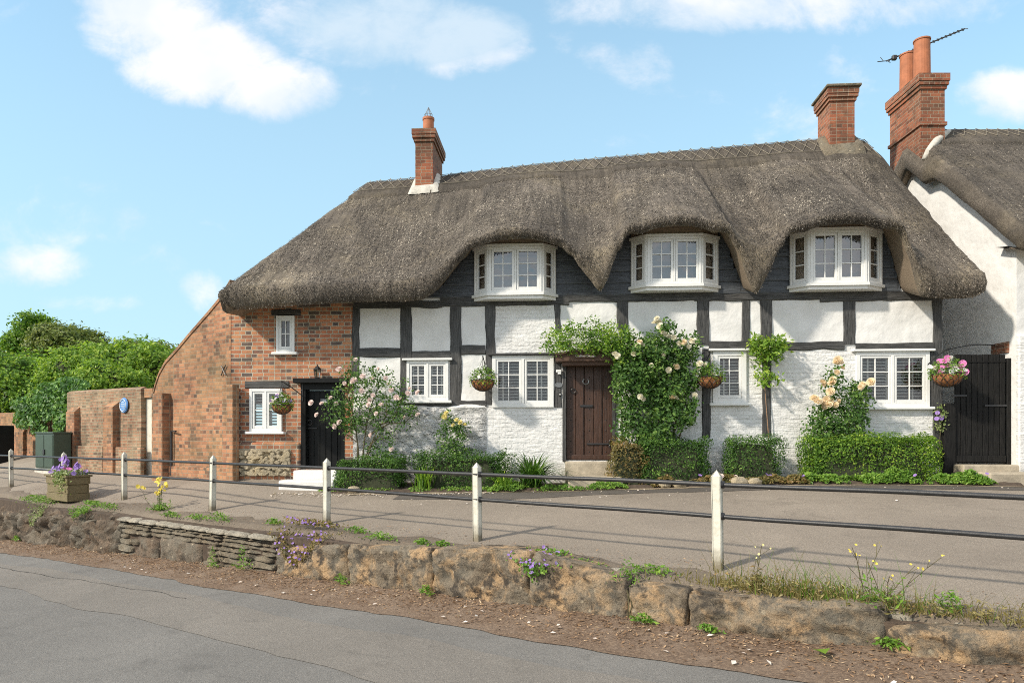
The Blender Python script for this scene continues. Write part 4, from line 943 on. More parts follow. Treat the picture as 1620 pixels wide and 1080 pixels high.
flashing(s0, s1, 2.25, 3.5, ch, Zc)
ctop = H(1335, 140, 2.4)[1]; mb, s0, s1 = chimney(1313, 1352, 2.4, 3.1, ctop, 5.0); ch = mb.build('chimney', M_brick_chim, cot); ch['label'] = 'squat red brick chimney capped with a stone slab'
mb = MB(); mb.box(s0-.11, s1+.11, 2.4-.12, 3.1+.12, ctop+.003, ctop+.055, bev=.012); mb.build('slab_cap', M_rubble, ch)
flashing(s0, s1, 2.4, 3.1, ch, Zc, .20, .14, mat=M_rubble)

# ------------------------------------------------------------------ neighbouring cottage on the right
GX = 9.05; NB = thing('thatched_cottage', 'white neighbouring cottage with a thatched roof and tall twin pot chimney at right', 'house', (GX, 12.3, .6))
nl_ = lambda x, y, z: (x-GX, y-12.3, z-.6)
DRn = 15.3-12.3; zrn = CAMZ+(689-207)/1080*15.3-.6; D0n = -.55; zen = CAMZ+(689-395)/1080*11.75-.6
def Zn(s, d):
    s = np.asarray(s, float); d = np.asarray(d, float); f = zen+.42+(zrn-zen-.42)*(d-D0n)/(DRn-D0n); bk = zen+.42+(zrn-zen-.42)*(2*DRn-D0n-d)/(DRn-D0n)
    z = smin(f, bk, .06); end = zrn-.95+np.clip((s+.22), 0, 3)*2.4; return smin(z, np.maximum(end, z-.35), .08)
thatch('thatch_roof', NB, M_thatch2, (-.22, 6.5), (D0n, 2*DRn-D0n), Zn, lambda s, d, zt: zt-(.42 if d < D0n+.01 else .50), 5000, straw=26000, ridge_d=DRn, seed=4)
V = []; F = []; S = np.arange(.05, 6.4, .08)
for s in S:
    for (x, h) in prof: V.append((s, DRn+x, float(Zn(s, DRn+x))+h+.012*fb(s, x, 9, 5, 3)))
F = [(i*m_+j, (i+1)*m_+j, (i+1)*m_+j+1, i*m_+j+1) for m_ in [len(prof)] for i in range(len(S)-1) for j in range(m_-1)]
mk('thatch_ridge', V, F, M_ridge, NB, smooth=True, tint=[0.0]*len(F))
rods = MB(); s = .1
while s < 6:
    r_ = lambda s, x: (s, DRn+x, float(Zn(s, DRn+x))+.085); rods.tube([r_(s, -.4), r_(s+.12, -.23), r_(s+.24, -.06)], .006, 4); rods.tube([r_(s+.24, -.4), r_(s+.12, -.23), r_(s, -.06)], .006, 4); s += .24
rods.build('hazel_rods', M_hazel, NB)
# gable wall (profile follows under the thatch), front wall with thicker plinth
prof_d = np.linspace(0, 6.0, 40); V = []; F = []
for x in (0, .3):
    for d in prof_d: V.append((x, d, -.4)); V.append((x, d, float(Zn(.3, d))-.30))
k = len(prof_d)
for i in range(k-1): F += [(2*i, 2*i+1, 2*i+3, 2*i+2), (2*k+2*i, 2*k+2*i+2, 2*k+2*i+3, 2*k+2*i+1), (2*i+1, 2*k+2*i+1, 2*k+2*i+3, 2*i+3)]
mk('gable_wall', V, F, M_plaster, NB)
mb = MB(); mb.box(-.004, 6.4, -.06, .05, -.4, zen+.35); mb.build('front_wall', M_plaster, NB)
mb = MB(); zpl = CAMZ+(689-532)/1080*12.3-.6; mb.box(-.03, 6.4, -.16, -.064, -.4, zpl, bev=.02); mb.build('plinth', M_wbrick, NB)
q0 = W(1578, 562, 12.9); q1 = W(1606, 541, 12.5); mb = MB(); mb.box(-.03, .0, .12, .55, q0.z-.6, q1.z-.6); mb.build('exposed_brick', M_brick_chim, NB, uvdir=(0, 1))
nzt = CAMZ+(689-124)/1080*14.75-.6; mb = MB(); x0, x1, y0, y1 = -.22, .30, 14.75-12.3, 15.95-12.3
mb.box(x0, x1, y0, y1, 6.95, nzt-.24)
for i in range(2): e = .03*(i+1); mb.box(x0-e, x1+e, y0-e, y1+e, nzt-.238+i*.077, nzt-.163+i*.077)
mb.box(x0-.075, x1+.075, y0-.075, y1+.075, nzt-.082, nzt+.08); mb.box(x0-.035, x1+.035, y0-.035, y1+.035, nzt-1.02, nzt-.95)
nch = mb.build('chimney', M_brick_chim, NB)
for (px, pt, yy) in ((1458.5, 64, y0+.28), (1436, 87, y0+.84)):
    p = W(px, 120, yy+12.3); top = CAMZ+(689-pt)/1080*(yy+12.3)-.6; mb = MB(); mb.lathe((p.x-GX, yy, nzt), [(.185, .0), (.17, .12), (.16, top-nzt-.03), (.175, top-nzt-.03), (.175, top-nzt), (.13, top-nzt), (.12, .3)], 20); mb.build('chimney_pot', M_pot, nch)
mb = MB(); mb.tube([Vector(nl_(*W(*q))) for q in ((1462, 252, 14.62), (1470, 238, 14.66), (1480, 225, 14.72), (1492, 214, 14.9), (1502, 207, 15.1))], [.05, .075, .085, .08, .04], 8); mb.build('mortar_flaunching', M_lead, nch, smooth=True)
mb = MB(); mb.add([nl_(*W(1470, 228, 15.0)), nl_(*W(1500, 206, 15.2)), nl_(*W(1503, 214, 15.1)), nl_(*W(1478, 240, 14.9))], [(0, 1, 2, 3)]); 
# television aerial
ae = thing('tv_aerial', 'long dark yagi television aerial behind the twin chimney pots', 'aerial', tuple(W(1462, 110, 15.7)))
al = lambda px, py, D=15.7: tuple(W(px, py, D)-ae.location)
mb = MB(); e0, e1 = Vector(al(1402, 97)), Vector(al(1526, 46)); mb.tube([e0, e1], .016, 6); mb.build('boom', M_iron, ae)
mb = MB(); mb.tube([al(1462, 128), al(1462, 82), (Vector(al(1462, 73)))], .02, 6); mb.build('mast', M_iron, ae)
mb = MB(); dv = (e1-e0).normalized(); pv = Vector((.25, .75, .62)); pv = (pv-dv*pv.dot(dv)).normalized()
for i in range(17):
    c = e0+(e1-e0)*(.16+.84*i/16); l = .10; mb.tube([c-pv*l, c+pv*l], .008, 4)
for q_ in (-1, 1): mb.tube([e0+dv*.02, e0+pv*.22*q_-dv*.06], .010, 4); mb.tube([e0+pv*.1*q_+dv*.0, e0+pv*.2*q_+Vector((0, 0, .08))], .008, 4)
c = e0+dv*.2; mb.box(c.x-.05, c.x+.05, c.y-.04, c.y+.04, c.z-.05, c.z+.05, bev=.01); mb.build('element', M_iron, ae)
# overhead cable from the white gable
cb = thing('cable', 'thin black cable looping on the white gable above the black gate', 'cable', tuple(W(1540, 548, 12.9))); mb = MB()
mb.tube([W(1495+i*11, 554-9*math.sin(i/8*2.4), 12.75)-cb.location for i in range(9)], .010, 5); mb.build('wire', M_iron, cb)

# ------------------------------------------------------------------ black gate between the cottages
gp = W(1500, 735, 12.5); gq = W(1602, 735, 12.42); gt = thing('timber_gate', 'tall black boarded gate between the cottage and the white neighbour', 'gate', (gp.x, gp.y, 0), math.atan2(gq.y-gp.y, gq.x-gp.x))
gw = math.hypot(gq.x-gp.x, gq.y-gp.y); gz0 = CAMZ+(689-733)/1080*12.5; gzt = CAMZ+(689-560)/1080*12.45
mb = MB(); mb.box(-.10, .10, -.07, .07, gz0-.5, CAMZ+(689-640)/1080*12.5+.02, bev=.01); mb.build('gate_post', M_gate, gt)
mb = MB(); mb.box(gw-.12, gw-.01, -.05, .05, gz0-.3, gzt-.08, bev=.01); mb.build('gate_post', M_gate, gt)
mb = MB(); n = 9; a0, a1 = .11, gw-.135; w_ = (a1-a0)/n
for i in range(n): mb.box(a0+i*w_+.004, a0+(i+1)*w_-.004, -.02, .015, gz0+.02, gzt-random.uniform(0, .012), bev=.006)
bdp = mb.build('board_panel', M_gate, gt)
mb = MB(); mb.box(a0, a1, -.045, -.021, gz0+.03, gz0+.15, bev=.006); mb.box(a0, a1, -.034, -.021, gzt-.15, gzt-.13); mb.build('kick_board', M_gate, gt)
for f, u0, u1 in ((.53, .55*gw, a1+.06), (.62, a0-.05, a0+.2)): z = gz0+(gzt-gz0)*f; mb = MB(); mb.box(u0, u1, -.04, -.022, z-.018, z+.018, bev=.004); mb.build('strap_hinge' if u0 > .3 else 'latch', M_iron, gt)
mb = MB(); z = CAMZ+(689-625)/1080*12.5
st = thing('door_step', 'low mossy stone steps at the foot of the black gate', 'step', (gp.x+.55, gp.y-.3, 0)); mb = MB(); mb.box(-.5, .6, -.05, .45, .3, gz0-.01, bev=.02); mb.build('upper_tread', M_stone, st); mb = MB(); mb.box(-.28, .52, -.40, -.052, .3, gz0-.13, bev=.03); mb.build('lower_tread', M_stone, st)

# ------------------------------------------------------------------ garden walls on the left
def street_wall(name, label, px0, px1, n, ztop, mat, piers=(), th=.33, step=.06, cap=True, a_lo=None, a_hi=None):
    a1 = a_hi if a_hi else px_at(px0, n)[0]; a0 = a_lo if a_lo else px_at(px1, n)[0]
    c = AN((a0+a1)/2, n); root = thing(name, label, 'wall', (c.x, c.y, 0)); L = lambda a, nn, z: (AN(a, nn).x-c.x, AN(a, nn).y-c.y, z)
    A = np.linspace(a0, a1, max(8, int((a1-a0)/.09))); Zs = np.linspace(.0, 1, 22); V = []; F = []; k = len(Zs)
    for a in A:
        zt = ztop(a)+.012*fb(a, 2, 0, 3, 3)
        for t in Zs: V.append(L(a, n+.012*fb(a, t*3, 1, 2.5, 4), .3+(zt-.3)*t))
    F = [(i*k+j, (i+1)*k+j, (i+1)*k+j+1, i*k+j+1) for i in range(len(A)-1) for j in range(k-1)]; b0 = len(V)
    for a in A: zt = ztop(a); V += [L(a, n+th*.5, zt+.05), L(a, n+th, zt), L(a, n+th, .3)]
    F += [(b0+3*i+j, b0+3*i+3+j, b0+3*i+4+j, b0+3*i+1+j) for i in range(len(A)-1) for j in range(2)]
    F += [(i*k+k-1, (i+1)*k+k-1, b0+3*i+3, b0+3*i) for i in range(len(A)-1)]
    for e in (0, len(A)-1): F.append(tuple([e*k+j for j in range(k)]+[b0+3*e, b0+3*e+1, b0+3*e+2]))
    mk('brickwork', V, F, mat, root, uvdir=AD)
    for (pa, pb, z1, pr) in piers:
        mb = MB(); x0, x1 = px_at(pb, n-pr)[0], px_at(pa, n-pr)[0]
        mb.obox((-c.x, -c.y), AD, ND, x0, x1, n-pr, n+.02, .3, z1-.08, 0, .01)
        # sloping top of the pier
        p = [(x0, n-pr, z1-.08), (x1, n-pr, z1-.08), (x1, n+.02, z1+.08), (x0, n+.02, z1+.08), (x0, n+.02, z1-.08), (x1, n+.02, z1-.08)]
        mb.add([L(*q) for q in p], [(0, 1, 2, 3), (0, 3, 4), (1, 5, 2)]); mb.build('pier', M_brick_side, root)
    return root, L, a0, a1
nG = n_A+.15
zg = z_at(225, 613, nG)
gwl, Lg, g0, g1 = street_wall('garden_wall', 'old weathered brick garden wall with piers and a blue plaque', 106, 223, nG, lambda a: zg+.0+(.012*(a-18)), M_brick_old, [(104, 117, z_at(110, 648, nG), .14), (163, 178, z_at(170, 640, nG), .16)], th=.18)
mb = MB(); x0, x1 = px_at(222, nG-.1)[0], px_at(179, nG-.1)[0]; mb.obox((-gwl.location.x, -gwl.location.y), AD, ND, x0, x1, nG-.10, nG, .3, z_at(200, 707, nG), 0, .02); mb.build('wall_base', M_brick_old, gwl, uvdir=AD)
mb = MB(); x0, x1 = px_at(162, nG-.1)[0], px_at(118, nG-.1)[0]; mb.obox((-gwl.location.x, -gwl.location.y), AD, ND, x0, x1, nG-.10, nG, .3, z_at(140, 705, nG), 0, .02); mb.build('wall_base', M_brick_old, gwl, uvdir=AD)
# blue plaque
pa, _ = px_at(197, nG-.02); pc = AN(pa, nG-.03, z_at(197, 641, nG)); pq = thing('blue_plaque', 'round blue plaque on the weathered brick garden wall', 'plaque', pc)
V = [(AD[0]*.2*math.cos(t), AD[1]*.2*math.cos(t), .185*math.sin(t)) for t in [i*math.pi/14 for i in range(28)]]; V2 = [(x*.92-ND[0]*.025, y*.92-ND[1]*.025, z*.92) for x, y, z in V]
mb = MB(); mb.add(V+V2, [(i, (i+1) % 28, (i+1) % 28+28, i+28) for i in range(28)]+[tuple(range(55, 27, -1))]); mb.build('disc', M_blue, pq)
mb = MB(); mb.tube([(x*.82-ND[0]*.012, y*.82-ND[1]*.012, z*.82) for x, y, z in V2+V2[:1]], .007, 5)
for i, l in enumerate((.07, .10, .10, .06)): z = .075-i*.045; mb.tube([(AD[0]*l-ND[0]*.028, AD[1]*l-ND[1]*.028, z), (-AD[0]*l-ND[0]*.028, -AD[1]*l-ND[1]*.028, z)], .006, 4)
mb.build('lettering', M_whiteflat, pq)
# white door between garden wall and gable pier
mb = MB(); x0, x1 = px_at(252, n_A-.12)[0], px_at(236, n_A-.12)[0]
pr_ = thing('garden_gate', 'narrow white gate set between the garden wall and the gable pier', 'gate', AN((px_at(234, nG+.25)[0]), nG+.25, 0)); gz = z_at(233, 630, nG+.2)
mb = MB(); mb.obox((-pr_.location.x, -pr_.location.y), AD, ND, px_at(244, nG+.12)[0], g0+.25, nG+.12, nG+.16, .5, gz, 0, .01); mb.build('door_leaf', M_post, pr_)
mb = MB(); mb.obox((-pr_.location.x, -pr_.location.y), AD, ND, px_at(244, nG+.1)[0], g0-.003, nG+.06, nG+.22, gz+.004, zg-.02); mb.build('lintel', M_brick_side, pr_, uvdir=AD)
mb = MB(); p = AN(px_at(232, nG+.2)[0], nG+.24, z_at(232, 666, nG))-pr_.location; mb.box(p.x-.02, p.x+.02, p.y-.03, p.y+.01, p.z-.06, p.z+.06, bev=.006); mb.build('latch', M_iron, pr_)
mb = MB(); x0, x1 = px_at(256, n_A-.2)[0], px_at(240, n_A-.2)[0]; o = loc(0, 0, 0); w0 = Vector(loc(0, 1, 0))-Vector(o)
mb.obox((o[0], o[1]), loc_dir(), (w0.x, w0.y), x0, x1, n_A-.2, n_A+.3, .3-HZ0, z_at(248, 622, n_A-.2)-HZ0, 0, .012); mb.build('gate_pier', M_brick_side, cot)
lw, Ll, l0, l1 = street_wall('garden_wall', 'low mellow brick wall under ivy behind the green cabinet', 0, 106, n_A+.85, lambda a: z_at(50, 654, n_A+.85)+.01*(a-24), M_brick_side, [(28, 36, z_at(30, 680, n_A+.8), .1)], a_hi=38.0)

# ------------------------------------------------------------------ green cabinet
nC = 7.25; a0, a1 = px_at(85, nC)[0], px_at(57, nC)[0]; c = AN((a0+a1)/2, nC); dC = px_at(80, nC)[1]; zc0, zc1 = CAMZ+(689-737)/1080*dC, CAMZ+(689-683)/1080*dC
cabz = zp(c.x, c.y); cab = thing('utility_cabinet', 'dark green steel roadside cabinet in front of the brick wall', 'cabinet', (c.x, c.y, cabz)); w2 = (a1-a0)/2; ob_ = lambda mb, *k_: mb.obox((0, 0), AD, ND, *k_)
hC = zc1-cabz; dp = .40
mb = MB(); ob_(mb, -w2, w2, 0, dp, .12, hC-.04, 0, .008); mb.build('body', M_green, cab)
mb = MB(); ob_(mb, -w2-.02, w2+.02, -.03, dp+.02, hC-.038, hC, 0, .008); mb.build('lid', M_green, cab)
mb = MB(); ob_(mb, -w2-.03, w2+.03, -.03, dp+.03, -.2, .118, 0, .01); mb.build('plinth', M_lead, cab)
for s_ in (0, 1): mb = MB(); ob_(mb, -w2+.03+s_*w2, -.01+s_*(w2), -.018, -.001, .16, hC-.08, 0, .005); mb.build('door', M_green, cab)
mb = MB(); ob_(mb, -.07, .03, -.045, -.019, hC*.45, hC*.58, 0, .01); mb.build('handle', M_iron, cab)
a0 = px_at(5, nC+.3)[0]; c = AN(a0+.62, nC+.3); z_ = zp(c.x, c.y); cb2 = thing('utility_cabinet', 'black cabinet at the left edge beside the low brick wall', 'cabinet', (c.x, c.y, z_))
mb = MB(); ob_(mb, -.25, .25, 0, .4, .02, z_at(3, 672, nC)-z_, 0, .01); mb.build('body', M_blackpaint, cb2); mb = MB(); ob_(mb, -.22, .22, -.02, -.001, .1, z_at(3, 672, nC)-z_-.08, 0, .006); mb.build('door', M_blackpaint, cb2)

# ------------------------------------------------------------------ white posts and iron rails
PA = [-.74, 2.16, 5.02, 7.74, 10.65, 13.70, 16.42, 19.4, 22.4]; NF = 6.25
c = AN(2.16, NF); fence = thing('post_and_rail_fence', 'white wooden posts with two black iron rails along the top of the stone wall', 'fence', (c.x, c.y, 0))
pm = MB(); h = .92; w_ = .043
def post_mesh(seed):
    mb = MB(); V = []; n = 10
    for i in range(n+1):
        z = -.2+(h-.06+.2)*i/n
        for (sx, sy) in ((-1, -1), (1, -1), (1, 1), (-1, 1)):
            j = .003*fb(sx, sy, z+seed, 3, 2); b = .008
            V += [(sx*(w_)-(sx*b if sx*sy > 0 else 0)+j, sy*w_-(sy*b if sx*sy < 0 else 0)+j, z), (sx*w_-(sx*b if sx*sy < 0 else 0)+j, sy*w_-(sy*b if sx*sy > 0 else 0)+j, z)]
    F = [(i*8+k, i*8+(k+1) % 8, i*8+8+(k+1) % 8, i*8+8+k) for i in range(n) for k in range(8)]; t = n*8; V.append((0, 0, h)); F += [(t+k, t+(k+1) % 8, len(V)-1) for k in range(8)]
    mb.add(V, F); return mb
for i, a in enumerate(PA):
    p = AN(a, NF); o = post_mesh(i).build('post', M_post, fence); o.location = (p.x-c.x, p.y-c.y, zp(p.x, p.y)+.0); o.rotation_euler = (R(random.uniform(-1, 1)), R(random.uniform(-1.2, 1.2)), math.atan2(AD[1], AD[0])+R(random.uniform(-4, 4)))
for zr in (1.155, .862):
    mb = MB(); pts = []
    aa = -1.8
    while aa < 24: q = AN(aa, NF); pts.append((q.x-c.x, q.y-c.y, zr-(.006 if aa < 12 else .006+.004*(aa-12))+.008*nz(aa, zr, 0, .8))); aa += .35
    mb.tube(pts, .0215, 8)
    for a in PA:
        q = AN(a-.055, NF); q2 = AN(a+.055, NF); zz = zr-(.006 if a < 12 else .006+.004*(a-12)); mb.tube([(q.x-c.x, q.y-c.y, zz), (q2.x-c.x, q2.y-c.y, zz)], .034, 8)
    mb.build('rail', M_iron, fence, smooth=True)

# ------------------------------------------------------------------ retaining wall of big stones
rw = thing('stone_retaining_wall', 'low retaining wall of big lichen covered stones between road and raised pavement', 'wall', (*AN(2, 5.75)[:2], 0)); rl = rw.location
def block(a0, a1, n0, n1, zb, zt0, zt1, mat, amp=.05, seed=0, name='stone_block', res=.055, rnd=.06):
    mb = MB(); na, nn, nzz = max(3, int((a1-a0)/res)), max(3, int((n1-n0)/res)), max(3, int((zt0-zb)/res))
    vid = {}; V = []; F = []
    def vert(i, j, k):
        if (i, j, k) in vid: return vid[(i, j, k)]
        u, v, w = i/na, j/nn, k/nzz; a = a0+(a1-a0)*u; n = n0+(n1-n0)*v; zt = zt0+(zt1-zt0)*u; z = zb+(zt-zb)*w
        # round the edges
        du, dv, dw = min(u, 1-u)*(a1-a0), min(v, 1-v)*(n1-n0), (1-w)*(zt-zb)
        def rr(x, y): return rnd*max(0, 1-x/rnd/1.5)**2*max(0, 1-y/rnd/1.5)
        sa = (1 if u < .5 else -1); sn = (1 if v < .5 else -1)
        a += sa*(rr(du, dv)+rr(du, dw))*.5; n += sn*(rr(dv, dw)*1.1+rr(dv, du)*.8); z -= rr(dw, dv)*.9+rr(dw, du)*.7
        f = fb(a, n*1.3, z*1.2+seed, 2.2, 5)+1.0-2.2*abs(fb(a*1.0, n, z*1.4+seed+9, 2.6, 4)); n -= (amp*.8*f+.022*(1-2*abs(fb(a, z*1.2, seed+21, 6.5, 3))))*(1 if v < .5 else 0)+amp*.35*fb(a, z, seed+3, 8, 3)*(1 if v < .5 else 0); z += amp*.45*fb(a, n, seed+7, 3, 4)*w
        p = AN(a, n); vid[(i, j, k)] = len(V); V.append((p.x-rl.x, p.y-rl.y, z)); return vid[(i, j, k)]
    for i in range(na):
        for k in range(nzz): F.append((vert(i, 0, k), vert(i, 0, k+1), vert(i+1, 0, k+1), vert(i+1, 0, k))); F.append((vert(i, nn, k), vert(i+1, nn, k), vert(i+1, nn, k+1), vert(i, nn, k+1)))
        for j in range(nn): F.append((vert(i, j, nzz), vert(i, j+1, nzz), vert(i+1, j+1, nzz), vert(i+1, j, nzz)))
    for j in range(nn):
        for k in range(nzz): F.append((vert(0, j, k), vert(0, j+1, k), vert(0, j+1, k+1), vert(0, j, k+1))); F.append((vert(na, j, k), vert(na, j, k+1), vert(na, j+1, k+1), vert(na, j+1, k)))
    return mk(name, V, F, mat, rw, smooth=True)
nW = 5.62
def za(px, py, n=nW): return CAMZ+(HY-py)/FPX*px_at(px, n)[1]
blocks = [(440, 549, 864, 858), (550, 684, 860, 864), (685, 839, 866, 868), (840, 994, 870, 914), (995, 1088, 918, 930), (1089, 1401, 932, 958), (1403, 1900, 984, 1010)]
for i, (p0, p1, y0, y1) in enumerate(blocks):
    a1, a0 = px_at(p0, nW)[0], px_at(p1, nW)[0]; zb_ = zlit((a0+a1)/2, nW)-.14
    for_top0, for_top1 = za(p1, y1, nW+.06), za(p0, y0, nW+.06)
    block(a0, a1, nW, nW+.40, zb_, for_top0, for_top1, M_rock, .05, i*5.3, rnd=.028, res=.04)
# thin slabs set back on the big stones
for i, (p0, p1, y0, y1, nn) in enumerate([(880, 985, 886, 900, 5.80), (990, 1045, 908, 914, 5.80), (1048, 1098, 914, 920, 5.82), (1101, 1170, 920, 926, 5.82), (1395, 1560, 955, 978, 5.80), (1565, 1760, 985, 1005, 5.80)]):
    a1, a0 = px_at(p0, nn)[0], px_at(p1, nn)[0]; zt0, zt1 = za(p1, y1, nn+.06), za(p0, y0, nn+.06); block(a0, a1, nn-.02, nn+.30, min(zt0, zt1)-.22, zt0, zt1, M_capstone, .03, 40+i, 'cap_stone', rnd=.03)
# coursed walling stones, px 190-440
rr = random.Random(11); aR0, aR1 = px_at(436, nW)[0], px_at(188, nW)[0]
a_big = [(px_at(318, nW)[0], px_at(252, nW)[0]), (px_at(250, nW)[0], px_at(215, nW)[0])]
zfoot = lambda a: zlit(a, nW)-.06
ztp = lambda a: np.interp(a, [aR0, aR1], [za(436, 850, nW), za(188, 818, nW)])
for (b0, b1) in a_big: block(b0+.02, b1-.02, nW, nW+.35, zfoot(b0)-.1, zfoot(b0)+.40, zfoot(b0)+.42, M_rock_dark, .04, b0, rnd=.05)
row_h = 0; t = 0.0; nst = 0
while t < 1:
    h_ = rr.uniform(.09, .27); a = aR0+rr.uniform(0, .1)
    while a < aR1-.05:
        L_ = min(rr.uniform(.16, .8), aR1-a); zf_, zt_ = zfoot(a), float(ztp(a))-.05; z0 = zf_+(zt_-zf_)*t; z1 = zf_+(zt_-zf_)*min(1, t+h_)
        inside = any(b0-.05 < a+L_/2 < b1+.05 for b0, b1 in a_big) and z0 < zfoot(a)+.36
        if not inside: block(a, a+L_-.006, nW+rr.uniform(-.005, .022), nW+.3, z0, z1-.005+rr.uniform(-.012, .004), z1-.005+rr.uniform(-.012, .004), M_rubble, .035, a*3+t, 'walling_stone', .07, .025); nst += 1
        a += L_
    t += h_
a = aR0
while a < aR1-.1:
    L_ = rr.uniform(.35, .8); e = min(a+L_, aR1); block(a, e-.01, nW-.03, nW+.33, float(ztp(a))-.045, float(ztp(a))+.015, float(ztp(e))+.015, M_capstone, .02, a, 'cap_stone', .07, .02); a += L_
# eroded dark rock at the left
for i, (p0, p1, y0, y1) in enumerate([(-140, -40, 788, 790), (-42, 30, 792, 798), (28, 100, 800, 806), (98, 190, 806, 814)]):
    a1, a0 = px_at(p0, nW)[0], px_at(p1, nW)[0]; block(a0-.04, a1+.04, nW+.02, nW+.55, zfoot((a0+a1)/2)-.15, za(p1, y1, nW+.1), za(p0, y0, nW+.1), M_rock_dark, .15, 70+i*3.7, 'eroded_rock', rnd=.12)
# earth core behind the face
Aa = np.arange(-8, 27, .4); V = []
for a in Aa:
    for n, dz in ((nW+.05, -.9), (nW+.05, -.05), (6.05, -.012)): p = AN(a, n); V.append((p.x-rl.x, p.y-rl.y, (zp(p.x, p.y) if dz > -.5 else zroad(a)-.1)+(dz if dz > -.5 else 0)))
mk('earth_core', V, [(i*3+j, i*3+j+1, i*3+4+j, i*3+3+j) for i in range(len(Aa)-1) for j in range(2)], M_soil, rw)

# ------------------------------------------------------------------ planting
def leaf_mesh(name, P, Nn, size, mat, parent, asp=.5, tbias=None, tint=None, seed=0, fold=.25, spread=1.0, upw=.0):
    """many small folded leaves; P points (local), Nn outward directions"""
    rg = np.random.default_rng(seed+100); n = len(P); P = np.asarray(P, float)
    nr = np.asarray(Nn, float)+rg.normal(0, spread*.6, (n, 3)); nr[:, 2] += upw; nr /= np.linalg.norm(nr, axis=1, keepdims=True)+1e-9
    t = rg.normal(0, 1, (n, 3)) if tbias is None else np.asarray(tbias, float)+rg.normal(0, .45, (n, 3))
    t -= nr*np.sum(t*nr, 1, keepdims=True); t /= np.linalg.norm(t, axis=1, keepdims=True)+1e-9; sd = np.cross(nr, t)
    L = (np.asarray(size)*rg.uniform(.65, 1.35, n))[:, None]; w = L*asp*.5
    q = np.stack([P-t*L*.5, P+sd*w+nr*w*fold, P+t*L*.5-nr*L*.08, P-sd*w+nr*w*fold], 1).reshape(-1, 3)
    if tint is None:
        lo = np.array([mnoise.noise(Vector(p*3.0)) for p in P]) if n < 60000 else 0
        tint = np.clip(rg.beta(2.2, 2.6, n)+.28*lo, 0, 1)
    return mk(name, q, np.arange(4*n).reshape(-1, 4), mat, parent, tint=tint)
def shell_box(c, u, v, hx, hy, hz, n, seed, rnd=.35, depth=.10, bumps=.05):
    """points near the surface of a clipped, slightly lumpy box; returns points and outward normals (world axes)"""
    rg = np.random.default_rng(seed); p = rg.uniform(-1, 1, (n*3, 3)); ax = rg.choice(5, n*3, p=np.array([hy*hz, hy*hz, hx*hz, hx*hz, hx*hy*1.0])/(2*hy*hz+2*hx*hz+hx*hy))
    nrm = np.zeros((n*3, 3))
    for k, (i, sg) in enumerate(((0, -1), (0, 1), (1, -1), (1, 1), (2, 1))): m = ax == k; p[m, i] = sg; nrm[m, i] = sg
    # round the edges: pull towards a superellipsoid
    q = np.abs(p); r = (q[:, 0]**6+q[:, 1]**6+np.clip(p[:, 2], 0, 1)**6)**(1/6); p = p/np.maximum(r, 1)[:, None]
    X = p*np.array([hx, hy, hz]); b = np.array([mnoise.noise(Vector((x[0]*2.2, x[1]*2.2, x[2]*2.2+seed))) for x in X[:n]]); X = X[:n]; nrm = nrm[:n]; p = p[:n]
    nrm = nrm*.7+p*.5; X = X+nrm*(b*bumps-np.abs(rg.normal(0, depth, n)))[:, None]
    Wd = np.stack([X[:, 0]*u[0]+X[:, 1]*v[0], X[:, 0]*u[1]+X[:, 1]*v[1], X[:, 2]+hz], 1)
    Nw = np.stack([nrm[:, 0]*u[0]+nrm[:, 1]*v[0], nrm[:, 0]*u[1]+nrm[:, 1]*v[1], nrm[:, 2]], 1)
    # map z from [-hz..hz] to [0..2hz]
    return Wd, Nw
def core(c, u, v, hx, hy, hz, parent, k=.80):
    mb = MB(); n = 7
    V = []; F = []
    for i in range(n+1):
        for j in range(n+1):
            x, y = -1+2*i/n, -1+2*j/n; z = 2*hz*k*(1-.25*max(abs(x), abs(y))**4)*(1+.05*nz(i, j, hx, 1.7)); V.append((x*hx*k*u[0]+y*hy*k*v[0], x*hx*k*u[1]+y*hy*k*v[1], z if max(abs(x), abs(y)) < .99 else .0))
    F = [(i*(n+1)+j, (i+1)*(n+1)+j, (i+1)*(n+1)+j+1, i*(n+1)+j+1) for i in range(n) for j in range(n)]
    return mk('twigs', V, F, M_twig, parent)
M_twig = mat_simple('twig_mass', (.035, .042, .018), .95, .5, 25, .01)
def clipped_hedge(name, label, px0, px1, ytop, d0, d1, mat, n, leaf=.038, seed=0, cat='hedge', bumps=.11, zb=None, group=None, asp=.55):
    dm = d0; s0, s1 = H(px0, 700, dm)[0], H(px1, 700, dm)[0]; sc_, dc = (s0+s1)/2, (d0+d1)/2; p = hw(sc_, dc, 0); zg = zp(p.x, p.y)+.03
    zt = H((px0+px1)/2, ytop, (d0+d1)/2)[1]+HZ0; hz = max(.1, (zt-zg)/2); root = thing(name, label, cat, (p.x, p.y, zg), 0, group)
    P, Nn = shell_box(None, U_H, V_H, (s1-s0)/2, (d1-d0)/2, hz, n, seed, bumps=bumps); leaf_mesh('foliage', P, Nn, leaf, mat, root, asp, seed=seed, upw=.25)
    core(None, U_H, V_H, (s1-s0)/2, (d1-d0)/2, hz, root); return root
clipped_hedge('box_hedge', 'clipped box hedge under the pink rose beside the white step', 526, 640, 722, -.95, -.35, L_dark, 9000, seed=1)
clipped_hedge('box_hedge', 'dark clipped hedge in two humps left of the strappy lily clump', 648, 806, 716, -.75, -.2, L_dark, 9500, seed=2, bumps=.17)
clipped_hedge('box_hedge', 'clipped hedge below the cream climbing rose', 1008, 1130, 692, -.80, -.15, L_dark, 9000, seed=3, bumps=.16)
clipped_hedge('box_bush', 'squarish clipped yew bush under the lime green vine', 1149, 1245, 689, -.80, -.20, L_dark, 8000, .034, seed=4, bumps=.12, cat='bush')
